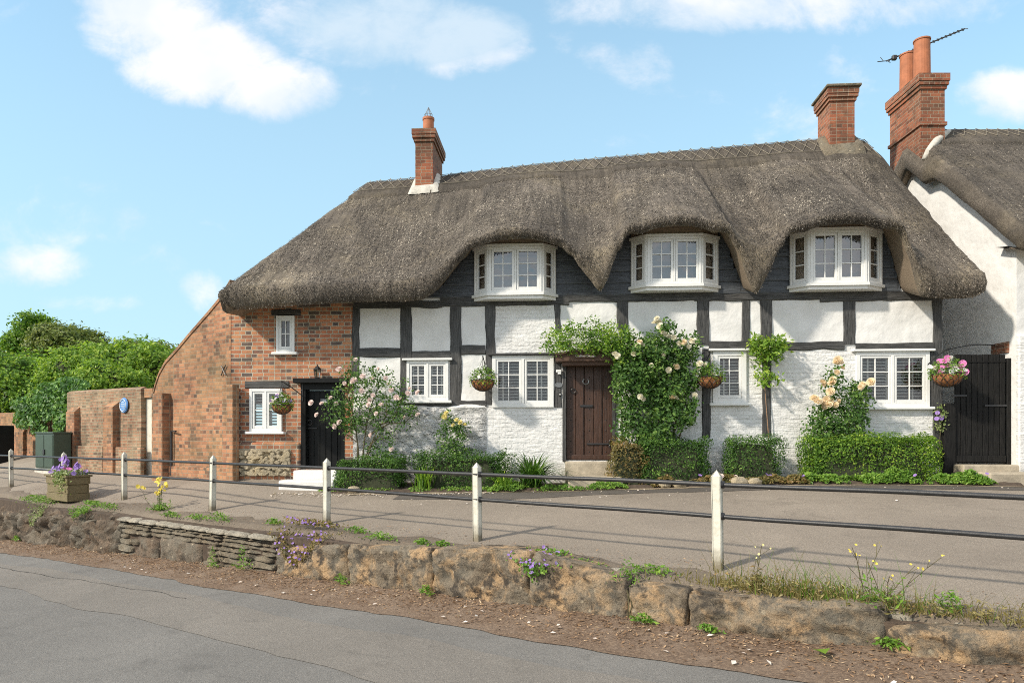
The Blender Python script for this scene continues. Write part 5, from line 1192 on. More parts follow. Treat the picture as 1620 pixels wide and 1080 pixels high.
clipped_hedge('box_hedge', 'long clipped hedge below the right hand window', 1278, 1500, 686, -.80, -.10, L_hedge, 20000, .040, seed=5)
clipped_hedge('mixed_shrub', 'loose reddish green shrub right of the brown door', 966, 1022, 694, -.85, -.15, L_rust, 3200, .055, seed=6, bumps=.2, cat='shrub', asp=.4)
# clouds of foliage given as ellipses in the facade plane
def cloud(root, ells, mat, n, leaf, d0=-.35, dth=.16, seed=0, asp=.55, clump=.07, per=16, name='foliage', up=.2, tint=None):
    rg = np.random.default_rng(seed+500); P = []; A = np.array([e[2]*e[3]*(e[4] if len(e) > 4 else 1) for e in ells], float); A /= A.sum()
    nc = max(1, n//per); pick = rg.choice(len(ells), nc, p=A)
    for k in pick:
        e = ells[k]; r = math.sqrt(rg.random()); a = rg.uniform(0, 2*math.pi); cpx, cpy = e[0]+e[2]*r*math.cos(a), e[1]+e[3]*r*math.sin(a)
        dd = (e[5] if len(e) > 5 else d0)+rg.normal(0, dth)*math.sqrt(max(.05, 1-r*r)); dd = min(dd, -.07); c = np.array(HW(cpx, cpy, dd)); P.append(c+rg.normal(0, clump, (per, 3)))
    P = np.concatenate(P); dd = (P[:, 0]-O_H[0])*V_H[0]+(P[:, 1]-O_H[1])*V_H[1]; over = np.maximum(0, dd+.05)
    P[:, 0] -= over*V_H[0]; P[:, 1] -= over*V_H[1]
    zg = root.location.z; P = P-np.array(root.location); Nn = np.tile(np.array([-V_H[0], -V_H[1], .5]), (len(P), 1))
    return leaf_mesh(name, P, Nn, leaf, mat, root, asp, seed=seed, upw=up, tint=tint)
def bloom_mesh(name, kind, r, mat):
    V = []; F = []; rg = random.Random(hash(kind) % 99)
    if kind == 'rose':
        for ring_, (rad, h, tilt, n) in enumerate(((1, .0, .5, 6), (.75, .18, .85, 5), (.5, .34, 1.2, 5), (.25, .42, 1.5, 4))):
            for i in range(n):
                a = 2*math.pi*(i+ring_*.4)/n; ca, sa = math.cos(a), math.sin(a); w = rad*.62; b = len(V)
                x0, x1 = rad*.18, rad; z0, z1 = h-.15, h+tilt*.35
                for (x, y, z) in ((x0, -w*.4, z0), (x0, w*.4, z0), (x1*.8, w, z1*.8), (x1, 0, z1), (x1*.8, -w, z1*.8)): V.append(((x*ca-y*sa)*r, (x*sa+y*ca)*r, z*r))
                F.append((b, b+1, b+2, b+3, b+4))
    else:
        n = 5 if kind == 'flat' else 12
        for i in range(n):
            a = 2*math.pi*i/n; ca, sa = math.cos(a), math.sin(a); w = .6 if kind == 'flat' else .22; b = len(V)
            for (x, y, z) in ((.08, -w*.2, 0), (.08, w*.2, 0), (.75, w, .18), (1, 0, .12), (.75, -w, .18)): V.append(((x*ca-y*sa)*r, (x*sa+y*ca)*r, z*r))
            F.append((b, b+1, b+2, b+3, b+4))
    me = bpy.data.meshes.new(name); me.from_pydata(V, [], F); me.materials.append(mat); return me
B_pink, B_cream, B_peach = bloom_mesh('bloom', 'rose', .062, P_pink), bloom_mesh('bloom', 'rose', .066, P_cream), bloom_mesh('bloom', 'rose', .068, P_peach)
B_py, B_yel = bloom_mesh('bloom', 'rose', .055, P_paley), bloom_mesh('bloom', 'daisy', .036, P_yel)
B_purp, B_mag, B_wh, B_pk2 = bloom_mesh('bloom', 'flat', .042, P_purp), bloom_mesh('bloom', 'flat', .052, P_mag), bloom_mesh('bloom', 'flat', .042, P_wh), bloom_mesh('bloom', 'flat', .05, P_pink)
def bloom(root, p, me, sc=1.0, face=(-.2, -1, .45), seed=None):
    o = bpy.data.objects.new('bloom', me); COL.objects.link(o); o.parent = root; o.location = Vector(p)-root.location
    f = Vector(face)+Vector((random.gauss(0, .45), random.gauss(0, .3), random.gauss(0, .4))); o.rotation_euler = f.to_track_quat('Z', 'Y').to_euler(); s = sc*random.uniform(.75, 1.2); o.scale = (s, s, s); return o
def stems(root, paths, r, mat, name='stem'):
    for P in paths:
        mb = MB(); k = len(P); mb.tube([Vector(p)-root.location for p in P], [r*(1-.65*i/(k-1)) for i in range(k)], 6); mb.build(name, mat, root, smooth=True)
def plant_root(name, label, cat, px, d, group=None):
    p = HW(px, 740, d); return thing(name, label, cat, (p.x, p.y, zp(p.x, p.y)+.03), 0, group)
def path(pts, d): return [HW(x, y, dd if dd is not None else d) for x, y, dd in [(q[0], q[1], q[2] if len(q) > 2 else None) for q in pts]]
# pink rose
pr = plant_root('rose_bush', 'tall airy pink rose bush between the black side door and small window', 'rose', 570, -.4)
stems(pr, [path(q, -.38) for q in ([(566, 745), (567, 712), (563, 680), (556, 645), (540, 615)], [(572, 745), (575, 710), (580, 670), (588, 640), (600, 605)], [(570, 745), (585, 706), (598, 680), (612, 655), (610, 620)], [(565, 745), (566, 700), (546, 685), (528, 668)], [(575, 745), (588, 702), (602, 688), (610, 700)], [(600, 672), (622, 664), (630, 645), (640, 620)], [(580, 690), (615, 670), (640, 668), (655, 655)], [(556, 645), (550, 620), (556, 590), (560, 572)])], .017, M_stem)
cloud(pr, [(560, 640, 40, 50), (600, 620, 45, 35), (635, 640, 25, 25), (620, 660, 40, 22), (545, 660, 26, 25), (600, 700, 22, 22, 1.5), (610, 730, 20, 20, 1.6), (559, 590, 12, 25), (580, 600, 30, 18), (524, 650, 18, 22), (650, 645, 12, 12)], L_mid, 3300, .055, -.40, .14, 11, clump=.055, per=9)
for (x, y) in [(562, 569), (536, 584), (599, 583), (492, 637), (509, 638), (523, 629), (532, 638), (501, 656), (537, 668), (529, 674), (557, 604), (615, 607), (648, 615), (661, 621), (627, 628), (585, 633), (595, 654), (661, 656), (587, 688), (619, 710), (589, 599), (574, 595), (560, 601), (610, 598), (619, 617), (645, 622), (632, 630), (583, 640), (590, 625), (555, 625), (572, 618), (603, 640), (640, 660), (545, 606)]: bloom(pr, HW(x, y, -.5+random.uniform(-.1, .1)), B_pink, .9)
# cream climbing rose by the door
cr = plant_root('climbing_rose', 'large climbing rose with cream flowers right of the brown door', 'rose', 1045, -.3)
stems(cr, [path(q, -.25) for q in ([(1050, 740), (1048, 690), (1040, 640), (1030, 580), (1020, 540)], [(1058, 740), (1065, 690), (1075, 640), (1070, 590), (1050, 530), (1042, 510)], [(1050, 740), (1035, 700), (1005, 670), (990, 620), (985, 570)], [(1062, 740), (1075, 690), (1088, 655), (1098, 620)])], .02, M_stem)
cloud(cr, [(1040, 590, 62, 48, 1.5), (1010, 560, 40, 35), (1085, 590, 25, 35), (1060, 545, 40, 20), (1040, 650, 58, 38, .9), (1010, 640, 35, 60, .6), (1000, 680, 30, 30, .7), (1075, 650, 30, 25), (1050, 520, 12, 15), (1040, 690, 40, 18), (985, 600, 14, 50), (1096, 545, 12, 14)], L_mid, 9500, .072, -.36, .17, 12, clump=.055, per=12)
for (x, y) in [(1039, 504), (1043, 510), (1035, 511), (1044, 516), (1012, 541), (1016, 546), (1009, 546), (973, 560), (977, 563), (1054, 529), (1060, 533), (1066, 534), (1049, 526), (1075, 543), (1082, 541), (1095, 539), (1101, 541), (1104, 583), (1070, 580), (1013, 627), (1018, 631), (1063, 629), (1069, 630), (1099, 625), (1048, 562), (1030, 578), (1107, 575), (1058, 585), (1003, 560), (1090, 548)]: bloom(cr, HW(x, y, -.55+random.uniform(-.06, .06)), B_cream if (x*7+y) % 5 else B_peach, .9)
# leafy climber over the canopy
vc = plant_root('climber', 'leafy climber trained over the canopy of the brown door', 'climber', 978, -.25)
stems(vc, [path(q, -.3) for q in ([(985, 745, -.2), (984, 660, -.2), (980, 580, -.25), (950, 540, -.35), (900, 545, -.4), (865, 545, -.2)], [(980, 580, -.25), (960, 525, -.3), (920, 520, -.3), (875, 530, -.2)])], .016, M_stem)
cloud(vc, [(878, 540, 20, 20, 1.3), (930, 540, 45, 18, 1.4), (900, 548, 40, 9), (965, 535, 35, 24, 1.4), (935, 518, 40, 14, .5), (905, 520, 20, 10, .4), (985, 560, 20, 25), (958, 552, 30, 9), (990, 540, 20, 20)], L_hedge, 4200, .058, -.38, .13, 13, asp=.42, clump=.05, per=10)
# small pale yellow rose
yr = plant_root('rose_bush', 'small pale yellow rose growing up the rough white wall', 'rose', 715, -.35)
stems(yr, [path(q, -.3) for q in ([(716, 745), (717, 710), (712, 680), (706, 655)], [(718, 745), (722, 700), (728, 675), (734, 668)])], .012, M_stem)
cloud(yr, [(712, 690, 22, 26), (722, 712, 18, 16, 1.4), (706, 662, 8, 12), (730, 680, 10, 14)], L_mid, 1100, .05, -.33, .08, 14, clump=.04, per=8)
for (x, y) in [(706, 653), (722, 664), (728, 668), (735, 672), (703, 659), (717, 672)]: bloom(yr, HW(x, y, -.42), B_py)
# peach rose
pe = plant_root('rose_bush', 'apricot rose bush in front of the right hand window', 'rose', 1325, -.4)
stems(pe, [path(q, -.4) for q in ([(1322, 745), (1318, 690), (1310, 650), (1316, 610), (1326, 575)], [(1328, 745), (1340, 690), (1350, 650), (1362, 615)], [(1325, 745), (1300, 690), (1292, 650)], [(1330, 745), (1352, 690), (1356, 645)])], .015, M_stem)
cloud(pe, [(1310, 660, 30, 22, 1.3), (1320, 690, 36, 16, 1.3), (1350, 640, 24, 34), (1316, 605, 14, 28, .8), (1360, 625, 16, 22), (1345, 680, 28, 18), (1290, 680, 14, 14), (1365, 670, 10, 16)], L_mid, 3600, .06, -.42, .12, 15, clump=.055, per=10)
for (x, y) in [(1326, 570), (1330, 574), (1322, 573), (1324, 589), (1318, 600), (1316, 606), (1301, 606), (1365, 608), (1378, 604), (1314, 619), (1288, 630), (1294, 634), (1301, 636), (1308, 632), (1314, 634), (1322, 640), (1326, 634), (1304, 644), (1362, 612), (1310, 640), (1332, 582)]: bloom(pe, HW(x, y, -.55+random.uniform(-.05, .05)), B_peach, 1.1)
# vine on the post
vn = plant_root('vine', 'lime green vine fanning out from the black post above the yew bush', 'vine', 1216, -.2)
stems(vn, [path([(1217, 742), (1216, 690), (1212, 640), (1209, 600), (1211, 560)], -.10)], .011, M_vinebark, 'trunk')
cloud(vn, [(1215, 552, 28, 20, 1.4), (1232, 545, 18, 14), (1200, 543, 14, 12), (1206, 590, 15, 16, 1.2), (1228, 588, 10, 14, .6), (1245, 553, 8, 8, .5), (1218, 600, 16, 6, .5)], L_lime, 980, .085, -.25, .10, 16, asp=.42, clump=.05, per=8)
# clematis at the corner
cl = plant_root('clematis', 'thin clematis with violet flowers on the corner post by the black gate', 'climber', 1488, -.15)
stems(cl, [path([(1488, 745), (1486, 700), (1490, 665), (1486, 640)], -.12)], .008, M_stem); cloud(cl, [(1488, 660, 8, 26)], L_vari, 160, .05, -.14, .03, 17, per=6, clump=.04)
for (x, y) in [(1483, 653), (1489, 660), (1482, 662)]: bloom(cl, HW(x, y, -.2), B_purp, 1.3)
# ground cover
def groundcover(name, label, cat, S0, S1, lo, hi, hgt, n, mat, leaf, seed, blooms=(), group=None):
    c = hw((S0+S1)/2, (lo+hi)/2, 0); root = thing(name, label, cat, (c.x, c.y, zp(c.x, c.y)), 0, group); rg = np.random.default_rng(seed+900); P = []
    while len(P) < n:
        s, d = rg.uniform(S0, S1), rg.uniform(lo, hi); m_ = nz(s*1.0, d, seed, 2.2)+.5*nz(s, d, seed+2, 6)
        if m_ < -.18+.25*rg.random(): continue
        e = min(1, (min(s-S0, S1-s)/.15), (min(d-lo, hi-d)/.08)); w = hw(s, d, 0); z = zp(w.x, w.y)+.02+hgt*(.25+.75*e)*(.55+.6*m_)*rg.uniform(.4, 1); P.append((w.x-c.x, w.y-c.y, z-root.location.z))
    leaf_mesh('foliage', P, np.tile([-.1, -.5, .9], (n, 1)), leaf, mat, root, .6, seed=seed)
    for me, k in blooms:
        for q in range(k): p = P[rg.integers(n)]; bloom(root, Vector(p)+root.location+Vector((0, -.03, .05)), me, .8, (0, -.5, 1))
    return root
groundcover('ground_cover', 'bright green leafy ground cover below the long hedge at right', 'ground cover', HS(1235), HS(1525), -1.05, -.72, .26, 6500, L_weed, .055, 1, [(B_purp, 6)])
groundcover('ground_cover', 'mixed low plants with reddish leaves below the yew bush', 'ground cover', HS(1020), HS(1250), -1.05, -.72, .20, 3800, L_rust, .05, 2, [(B_purp, 5), (B_pink, 2)])
groundcover('ground_cover', 'low green plants spreading around the stone steps', 'ground cover', HS(780), HS(985), -1.12, -.62, .16, 3000, L_weed, .045, 3)
groundcover('ground_cover', 'sparse green plants along the foot of the left hedges', 'ground cover', HS(530), HS(800), -1.0, -.80, .12, 1000, L_weed, .04, 4)
# strappy clumps
def strappy(name, label, px, py, d, n, L, w, mat, seed, arch=.6, cat='plant', at=None, stiff=1.0):
    p = HW(px, py, d) if at is None else Vector(at); rg = random.Random(seed); root = thing(name, label, cat, (p.x, p.y, zp(p.x, p.y)+.02)); V = []; F = []; tn = []
    for i in range(n):
        a = rg.uniform(0, 2*math.pi); l = L*rg.uniform(.6, 1.15); b = Vector((rg.gauss(0, .07), rg.gauss(0, .06), 0)); out = Vector((math.cos(a), math.sin(a), 0)); sd = Vector((-out.y, out.x, 0)); lean = rg.uniform(.35, 1.15)*arch; k = 6; b0 = len(V)
        for j in range(k+1):
            t = j/k; x = l*lean*(t**1.4); z = l*(t*stiff-lean*.75*t**2.6); ww = w*(1-t**3)*(.5+min(.5, t*2)); q = b+out*x+Vector((0, 0, max(.0, z))); V += [tuple(q-sd*ww), tuple(q+sd*ww)]
        F += [(b0+2*j, b0+2*j+1, b0+2*j+3, b0+2*j+2) for j in range(k)]; tn += [rg.betavariate(2, 2)]*k
    mk('foliage', V, F, mat, root, tint=tn); return root
strappy('lily_clump', 'big strappy leaved clump left of the stone steps', 842, 770, -.70, 300, .85, .015, L_dark, 1, 1.0); strappy('lily_clump', 'small upright iris clump in front of the left dark hedge', 670, 772, -.85, 60, .55, .015, L_hedge, 2, .5)
strappy('lily_clump', 'short strappy tuft between iris clump and lily clump', 800, 770, -.9, 60, .5, .012, L_hedge, 3, .9)
# a few field stones along the bed edge
for i, (px, d, r_) in enumerate([(1170, -.98, .13), (1195, -1.03, .10), (1075, -1.02, .10), (560, -1.0, .09), (1052, -1.04, .08)]):
    p = HW(px, 760, d); V = []; F = []; nu, nv = 12, 8
    for a in range(nv+1):
        for c in range(nu): th, ph = math.pi*a/nv, 2*math.pi*c/nu; q = Vector((math.sin(th)*math.cos(ph)*1.3, math.sin(th)*math.sin(ph), math.cos(th)*.75)); V.append(tuple(q*r_*(1+.35*fb(q.x, q.y, q.z+i*3, 1.6, 3))))
    F = [(a*nu+c, a*nu+(c+1) % nu, (a+1)*nu+(c+1) % nu, (a+1)*nu+c) for a in range(nv) for c in range(nu)]
    tag(mk('rock', V, F, M_flint, loc=(p.x, p.y, zp(p.x, p.y)+.06), smooth=True), ['largest pale rock in the flower bed below the yew bush', 'pale rock at the right end of the rocks below the yew bush', 'pale rock below the hedge under the cream rose', 'buff rock beside the white painted step', 'small pale rock nearest the stone steps'][i], 'rock', 'rocks in the flower bed')
for i in range(0): pass
kerb = []
# ------------------------------------------------------------------ hanging baskets
def basket(px, py, d, r, label, lab2, bl, seed, bracket_px, nleaf=700, vari=L_hedge):
    c = HW(px, py, d); root = thing('hanging_basket', label, 'hanging basket', tuple(c), H_RZ, 'hanging baskets on the front wall')
    mb = MB(); mb.lathe((0, 0, 0), [(r, 0), (r*.97, -r*.25), (r*.85, -r*.5), (r*.62, -r*.72), (r*.3, -r*.86), (0, -r*.9)], 20); mb.lathe((0, 0, 0), [(r, 0), (r*.9, .0), (0, -.03)], 20); mb.build('coir_liner', M_basket, root, smooth=True)
    mb = MB(); pr_ = [(1.01, 0.01), (.985, -.25), (.865, -.51), (.63, -.735), (.31, -.875), (.05, -.92)]
    for k in range(12):
        for sg in (-1, 1): mb.tube([(r*1.012*q[0]*math.cos(2*math.pi*k/12+sg*j*.22), r*1.012*q[0]*math.sin(2*math.pi*k/12+sg*j*.22), r*1.012*q[1]) for j, q in enumerate(pr_)], .0045, 4)
    for q in pr_[:1]: mb.tube([(r*1.02*math.cos(2*math.pi*k/20), r*1.02*math.sin(2*math.pi*k/20), .008) for k in range(21)], .008, 5)
    mb.build('wire_frame', M_iron, root); top = Vector((0, 0, .42)); mb = MB()
    for k in range(3): a = 2*math.pi*k/3+.5; mb.tube([(r*math.cos(a), r*math.sin(a), 0), top], .004, 4)
    mb.build('chain', M_iron, root); mb = MB(); dl = -d
    mb.tube([(bracket_px, dl-.02, .20), (bracket_px*.4, dl*.5, .36), (0, -.02, .46), (0, 0, .42)], .010, 6); mb.tube([(bracket_px, dl-.015, .10), (bracket_px, dl-.015, .50)], .012, 6); mb.build('bracket', M_iron, root)
    pl = thing('basket_flowers', lab2, 'flowers', tuple(c+Vector((0, 0, .0))), 0, 'flowers planted in the hanging baskets'); rg = np.random.default_rng(seed+40); n = nleaf
    a = rg.uniform(0, 2*math.pi, n); rr_ = r*1.25*np.sqrt(rg.random(n)); hgt = .02+rg.random(n)*r*1.15*np.clip(1.25-rr_/r*.55, .15, 2); drop = np.where(rr_ > r*1.0, -rg.random(n)*.14, 0)
    P = np.stack([rr_*np.cos(a), rr_*np.sin(a), hgt+drop], 1); leaf_mesh('foliage', P, np.stack([np.cos(a)*.6, np.sin(a)*.6-.3, np.full(n, .8)], 1), .042, vari, pl, .5, seed=seed)
    for me, k, s_ in bl:
        for q in range(k):
            aa = rg.uniform(math.pi*.85, math.pi*2.15); ra = r*rg.uniform(.3, 1.3); bloom(pl, c+Vector((ra*math.cos(aa), ra*math.sin(aa)*.8, r*rg.uniform(.1, 1.15)*(1.4-ra/r*.7))), me, s_, (0, -1, .5))
basket(446, 641, -.42, .185, 'hanging basket on the brick wall by the black side door', 'pink and purple flowers filling the basket on the brick wall', [(B_purp, 4, 1), (B_pk2, 9, .9), (B_wh, 5, .9)], 1, .25)
basket(764, 602, -.40, .215, 'hanging basket left of the large shuttered window', 'white and lilac flowers filling the basket left of the shuttered window', [(B_wh, 16, .75), (B_pk2, 6, .6)], 2, 0.02)
basket(1123, 597, -.42, .225, 'hanging basket between cream rose and narrow window', 'green plants and cream flowers in the basket beside the narrow window', [(B_wh, 4, .9), (B_cream, 4, .8)], 3, .0)
basket(1499, 592, -.48, .245, 'hanging basket on the right corner post beside the black gate', 'magenta and white petunias spilling from the basket by the black gate', [(B_mag, 12, 1.15), (B_wh, 6, 1.1), (B_pk2, 4, 1.1)], 4, -.12, 950, L_weed)

# ------------------------------------------------------------------ planter and weeds along the wall top
pc = AN(px_at(125, 6.0)[0]+.0, 5.86); pa = toAN(pc.x, pc.y)[0]; zq = zp(pc.x, pc.y)+.02
pt = thing('wooden_planter', 'square sided wooden planter trough of lapped boards on the wall top', 'planter', (*AN(pa+.52, 6.0)[:2], zq)); Lx, Ly, hh = .50, .21, .56
mb = MB()
for i, (z0, z1, e) in enumerate(((.04, .19, .0), (.195, .37, -.012), (.375, .52, .006))):
    mb.obox((0, 0), AD, ND, -Lx-e, Lx+e, -Ly-e, -Ly-e+.03, z0, z1, 0, .006); mb.obox((0, 0), AD, ND, -Lx-e, Lx+e, Ly+e-.03, Ly+e, z0, z1, 0, .006)
    mb.obox((0, 0), AD, ND, -Lx-e-.002, -Lx-e+.03, -Ly-e+.031, Ly+e-.031, z0, z1, 0, .006); mb.obox((0, 0), AD, ND, Lx+e-.03, Lx+e+.002, -Ly-e+.031, Ly+e-.031, z0, z1, 0, .006)
mb.build('side_boards', M_planter, pt); mb = MB()
mb.obox((0, 0), AD, ND, -Lx-.035, Lx+.035, -Ly-.035, -Ly+.02, .523, .56, 0, .006); mb.obox((0, 0), AD, ND, -Lx-.035, Lx+.035, Ly-.02, Ly+.035, .523, .56, 0, .006); mb.obox((0, 0), AD, ND, -Lx-.034, -Lx+.02, -Ly+.022, Ly-.022, .523, .559, 0, .006); mb.obox((0, 0), AD, ND, Lx-.02, Lx+.034, -Ly+.022, Ly-.022, .523, .559, 0, .006); mb.build('rim', M_planter, pt)
mb = MB(); mb.obox((0, 0), AD, ND, -Lx+.03, Lx-.03, -Ly+.03, Ly-.03, .3, .51); mb.build('soil', M_soil, pt)
pf = thing('planter_flowers', 'violet flowers and trailing variegated ivy in the wooden planter', 'flowers', (pt.location.x, pt.location.y, zq+.5)); rg = np.random.default_rng(8); n = 900
u, v = rg.uniform(-.5, .48, n), rg.uniform(-.2, .2, n); trail = rg.random(n) < .35; u = np.where(trail, rg.normal(-.28, .13, n), u); v = np.where(trail, -.24+rg.normal(0, .03, n), v); z = np.where(trail, .12-np.abs(rg.normal(0, .16, n)), .02+rg.random(n)*.14)
P = np.stack([AD[0]*u+ND[0]*v, AD[1]*u+ND[1]*v, z], 1); leaf_mesh('foliage', P, np.tile([.1, -.6, .8], (n, 1)), .05, L_vari, pf, .7, seed=4)
for i in range(36): u_, v_ = rg.uniform(-.5, .52), rg.uniform(-.18, .18); bloom(pf, Vector((AD[0]*u_+ND[0]*v_, AD[1]*u_+ND[1]*v_, rg.uniform(.08, .2)))+pf.location, B_purp if i % 9 else B_mag, 1.0, (0, -.6, 1))
for (u_, h_) in ((.12, .42), (.16, .36), (-.46, .30), (-.40, .27), (.50, .22), (.09, .34)):
    b_ = Vector((AD[0]*u_, AD[1]*u_, 0)); mb = MB(); mb.tube([b_, b_+Vector((.01, 0, h_))], .005, 4); mb.build('stem', M_stem, pf)
    for j in range(3): bloom(pf, pf.location+b_+Vector((random.gauss(0, .035), random.gauss(0, .03), h_-j*.04)), B_purp, 1.2)
# weeds
def weed(name, label, px, n_, kind, sz, mat, seed, cat='weed', zoff=.02, group='weeds on the wall top', asp=.45, flowers=None):
    a = px_at(px, n_)[0]; p = AN(a, n_); z = (zp(p.x, p.y) if n_ > 5.66 else zlit(a, n_))+zoff; root = thing(name, label, cat, (p.x, p.y, z), 0, group); rg = np.random.default_rng(seed+70)
    if kind == 'mat':
        n = int(70+500*sz[0]*sz[1]*4); u, v = rg.normal(0, sz[0]*.45, n), rg.normal(0, sz[1]*.45, n); hh = sz[2]*np.exp(-(u/sz[0])**2-(v/sz[1])**2)*rg.random(n)
        P = np.stack([AD[0]*u+ND[0]*v, AD[1]*u+ND[1]*v, hh+.01], 1); leaf_mesh('foliage', P, np.tile([0, -.3, 1.0], (n, 1)), .045, mat, root, asp, seed=seed)
    elif kind == 'drape':
        n = int(2600*sz[0]); u = rg.normal(0, sz[0]*.42, n); t = rg.random(n); k = np.clip(t*1.5-.35, 0, 1)*np.exp(-(u/(sz[0]*.7))**2); v = .18-t*.42-.03; zz = np.where(t < .38, .05+rg.random(n)*.07, .03-k*sz[2]+rg.normal(0, .03, n))
        P = np.stack([AD[0]*u+ND[0]*v, AD[1]*u+ND[1]*v, zz], 1); leaf_mesh('foliage', P, np.tile([-.1, -.8, .6], (n, 1)), .034, mat, root, .6, seed=seed)
        if flowers:
            for i in rg.integers(0, n, min(98, int(n*.10))): bloom(root, Vector(P[i])+p*1.0*0+root.location+Vector((-.02, -.035, .02)), flowers, .38, (-.2, -.8, .6))
    elif kind == 'grass':
        V = []; F = []; tn = []
        for i in range(int(sz[0]*150)):
            u_, v_ = rg.normal(0, sz[0]*.4), rg.normal(0, sz[1]*.4); b_ = Vector((AD[0]*u_+ND[0]*v_, AD[1]*u_+ND[1]*v_, 0)); l = sz[2]*(.25+1.1*rg.random()**2.2)*(.5+.9*abs(nz(u_*6, seed, 0))); ln_ = Vector((rg.normal(0, .6), rg.normal(0, .45), 1)); sd = Vector((1, .3, 0)).normalized()*.004; b0 = len(V)
            for t in (0, .5, 1): q = b_+Vector((ln_.x*l*t*t, ln_.y*l*t*t, l*t)); V += [tuple(q-sd*(1.1-t)), tuple(q+sd*(1.1-t))]
            F += [(b0, b0+1, b0+3, b0+2), (b0+2, b0+3, b0+5, b0+4)]; tn += [rg.beta(2, 2)]*2
        mk('foliage', V, F, mat, root, tint=tn)
    return root
weed('campanula', 'large purple flowered campanula mat spilling over the middle of the stone wall', 488, 5.80, 'drape', (.62, 0, .42), L_rust, 1, 'flowers', .03, None, flowers=B_purp)
weed('campanula', 'smaller purple campanula tuft on the big ochre stone', 862, 5.74, 'drape', (.26, 0, .08), L_weed, 2, 'flowers', .03, None, flowers=B_purp)
for i, (px, nn, sz, lab) in enumerate([(60, 5.75, (.9, .22, .14), 'bright green weed mat left of the planter'), (172, 5.75, (.42, .12, .12), 'green weed patch right of the planter'), (345, 5.80, (.32, .12, .14), 'green tuft under the fourth post from the left'), (433, 5.88, (.14, .08, .10), 'small weed left of the campanula mat'), (270, 5.75, (.3, .1, .08), 'low green weed near the coursed wall cap'), (566, 5.95, (.22, .10, .08), 'flat weed right of the campanula mat'), (604, 5.80, (.26, .10, .09), 'weed patch on top of the second big stone'), (668, 5.80, (.13, .07, .07), 'little weed above the third big stone'), (700, 5.84, (.13, .07, .06), 'tiny weed left of the tall near post'), (915, 5.85, (.3, .08, .05), 'thin weed along the set back cap stone'), (1035, 5.86, (.22, .08, .08), 'yellow green weed at the cap stones'), (312, 5.76, (.25, .09, .1), 'weed tuft right of the yellow ragwort'), (1500, 5.9, (.12, .09, .14), 'leafy weed at the right end of the wall'), (1410, 5.60, (.14, .06, .08), 'round leafed weed in the joint at right')]):
    weed('weed', lab, px, nn, 'mat', sz, L_weed, 10+i)
weed('hanging_weed', 'trailing weed hanging down the eroded rock below the planter', 72, 5.72, 'drape', (.25, 0, .42), L_vari, 30, group=None); weed('hanging_weed', 'leafy weed hanging over the dark rock right of the planter', 140, 5.72, 'drape', (.3, 0, .16), L_weed, 31, group=None)
for i, (px, lab, sz) in enumerate([(335, 'upright weed at the foot of the coursed stones', (.10, .06, .3)), (383, 'larger upright weed at the foot of the wall', (.16, .08, .34)), (540, 'small weed at the foot of the first big stone', (.12, .06, .12)), (675, 'weed at the foot of the joint between big stones', (.10, .05, .1)), (25, 'small weed at the foot of the eroded rock', (.16, .06, .1)), (1015, 'weed in the litter below the fern', (.12, .05, .08)), (1120, 'flat weed in the litter at right', (.1, .05, .05))]):
    weed('weed', lab, px, 5.50, 'mat', sz, L_weed, 50+i, group='weeds at the foot of the wall', asp=.4)
ft = weed('fern_tuft', 'bushy green leafy tuft rooted in the wall joint below the cap stones', 993, 5.68, 'mat', (.20, .13, .26), L_weed, 44, 'weed', -.06, None, asp=.35)
mb = MB()
for i in range(5): mb.tube([(random.uniform(-.03, .03), -.08, -.02), (random.uniform(-.04, .04)+.02, -.12, -.14), (random.uniform(-.02, .06), -.11, -.26)], .005, 4)
mb.build('root', M_stem, ft)
for i, (px, s_, m_, lab) in enumerate([(1180, (.36, .14, .34), L_dry, 'dry grass tuft at the left end of the long ochre stone'), (1235, (.5, .14, .36), L_dry, 'widest dry grass tuft on the long ochre stone'), (1320, (.5, .14, .34), L_dry, 'dry grass tuft below the yellow wild flowers'), (1385, (.3, .14, .32), L_weed, 'green grass tuft at the right end of the long ochre stone'), (1290, (.36, .12, .42), L_weed, 'taller green grass among the dry tufts'), (1430, (.4, .14, .16), L_dry, 'short dry grass on the set back stone'), (1590, (.35, .15, .3), L_dry, 'dry grass at the right edge of the picture')]):
    o = weed('grass_tuft', lab, px, 5.80, 'grass', (s_[0]*2.2, s_[1]*1.2, s_[2]), m_, 80+i, 'grass', group='grass tufts on the wall top')
    rg = np.random.default_rng(i+5); n = int(s_[0]*520); u, v = rg.normal(0, s_[0]*.6, n), rg.normal(0, s_[1]*.5, n); P = np.stack([AD[0]*u+ND[0]*v, AD[1]*u+ND[1]*v, rg.random(n)**2*s_[2]*.38], 1); leaf_mesh('foliage', P, np.tile([0, -.4, .8], (n, 1)), .045, L_dry if i % 2 == 0 else L_rust, o, .3, seed=i)
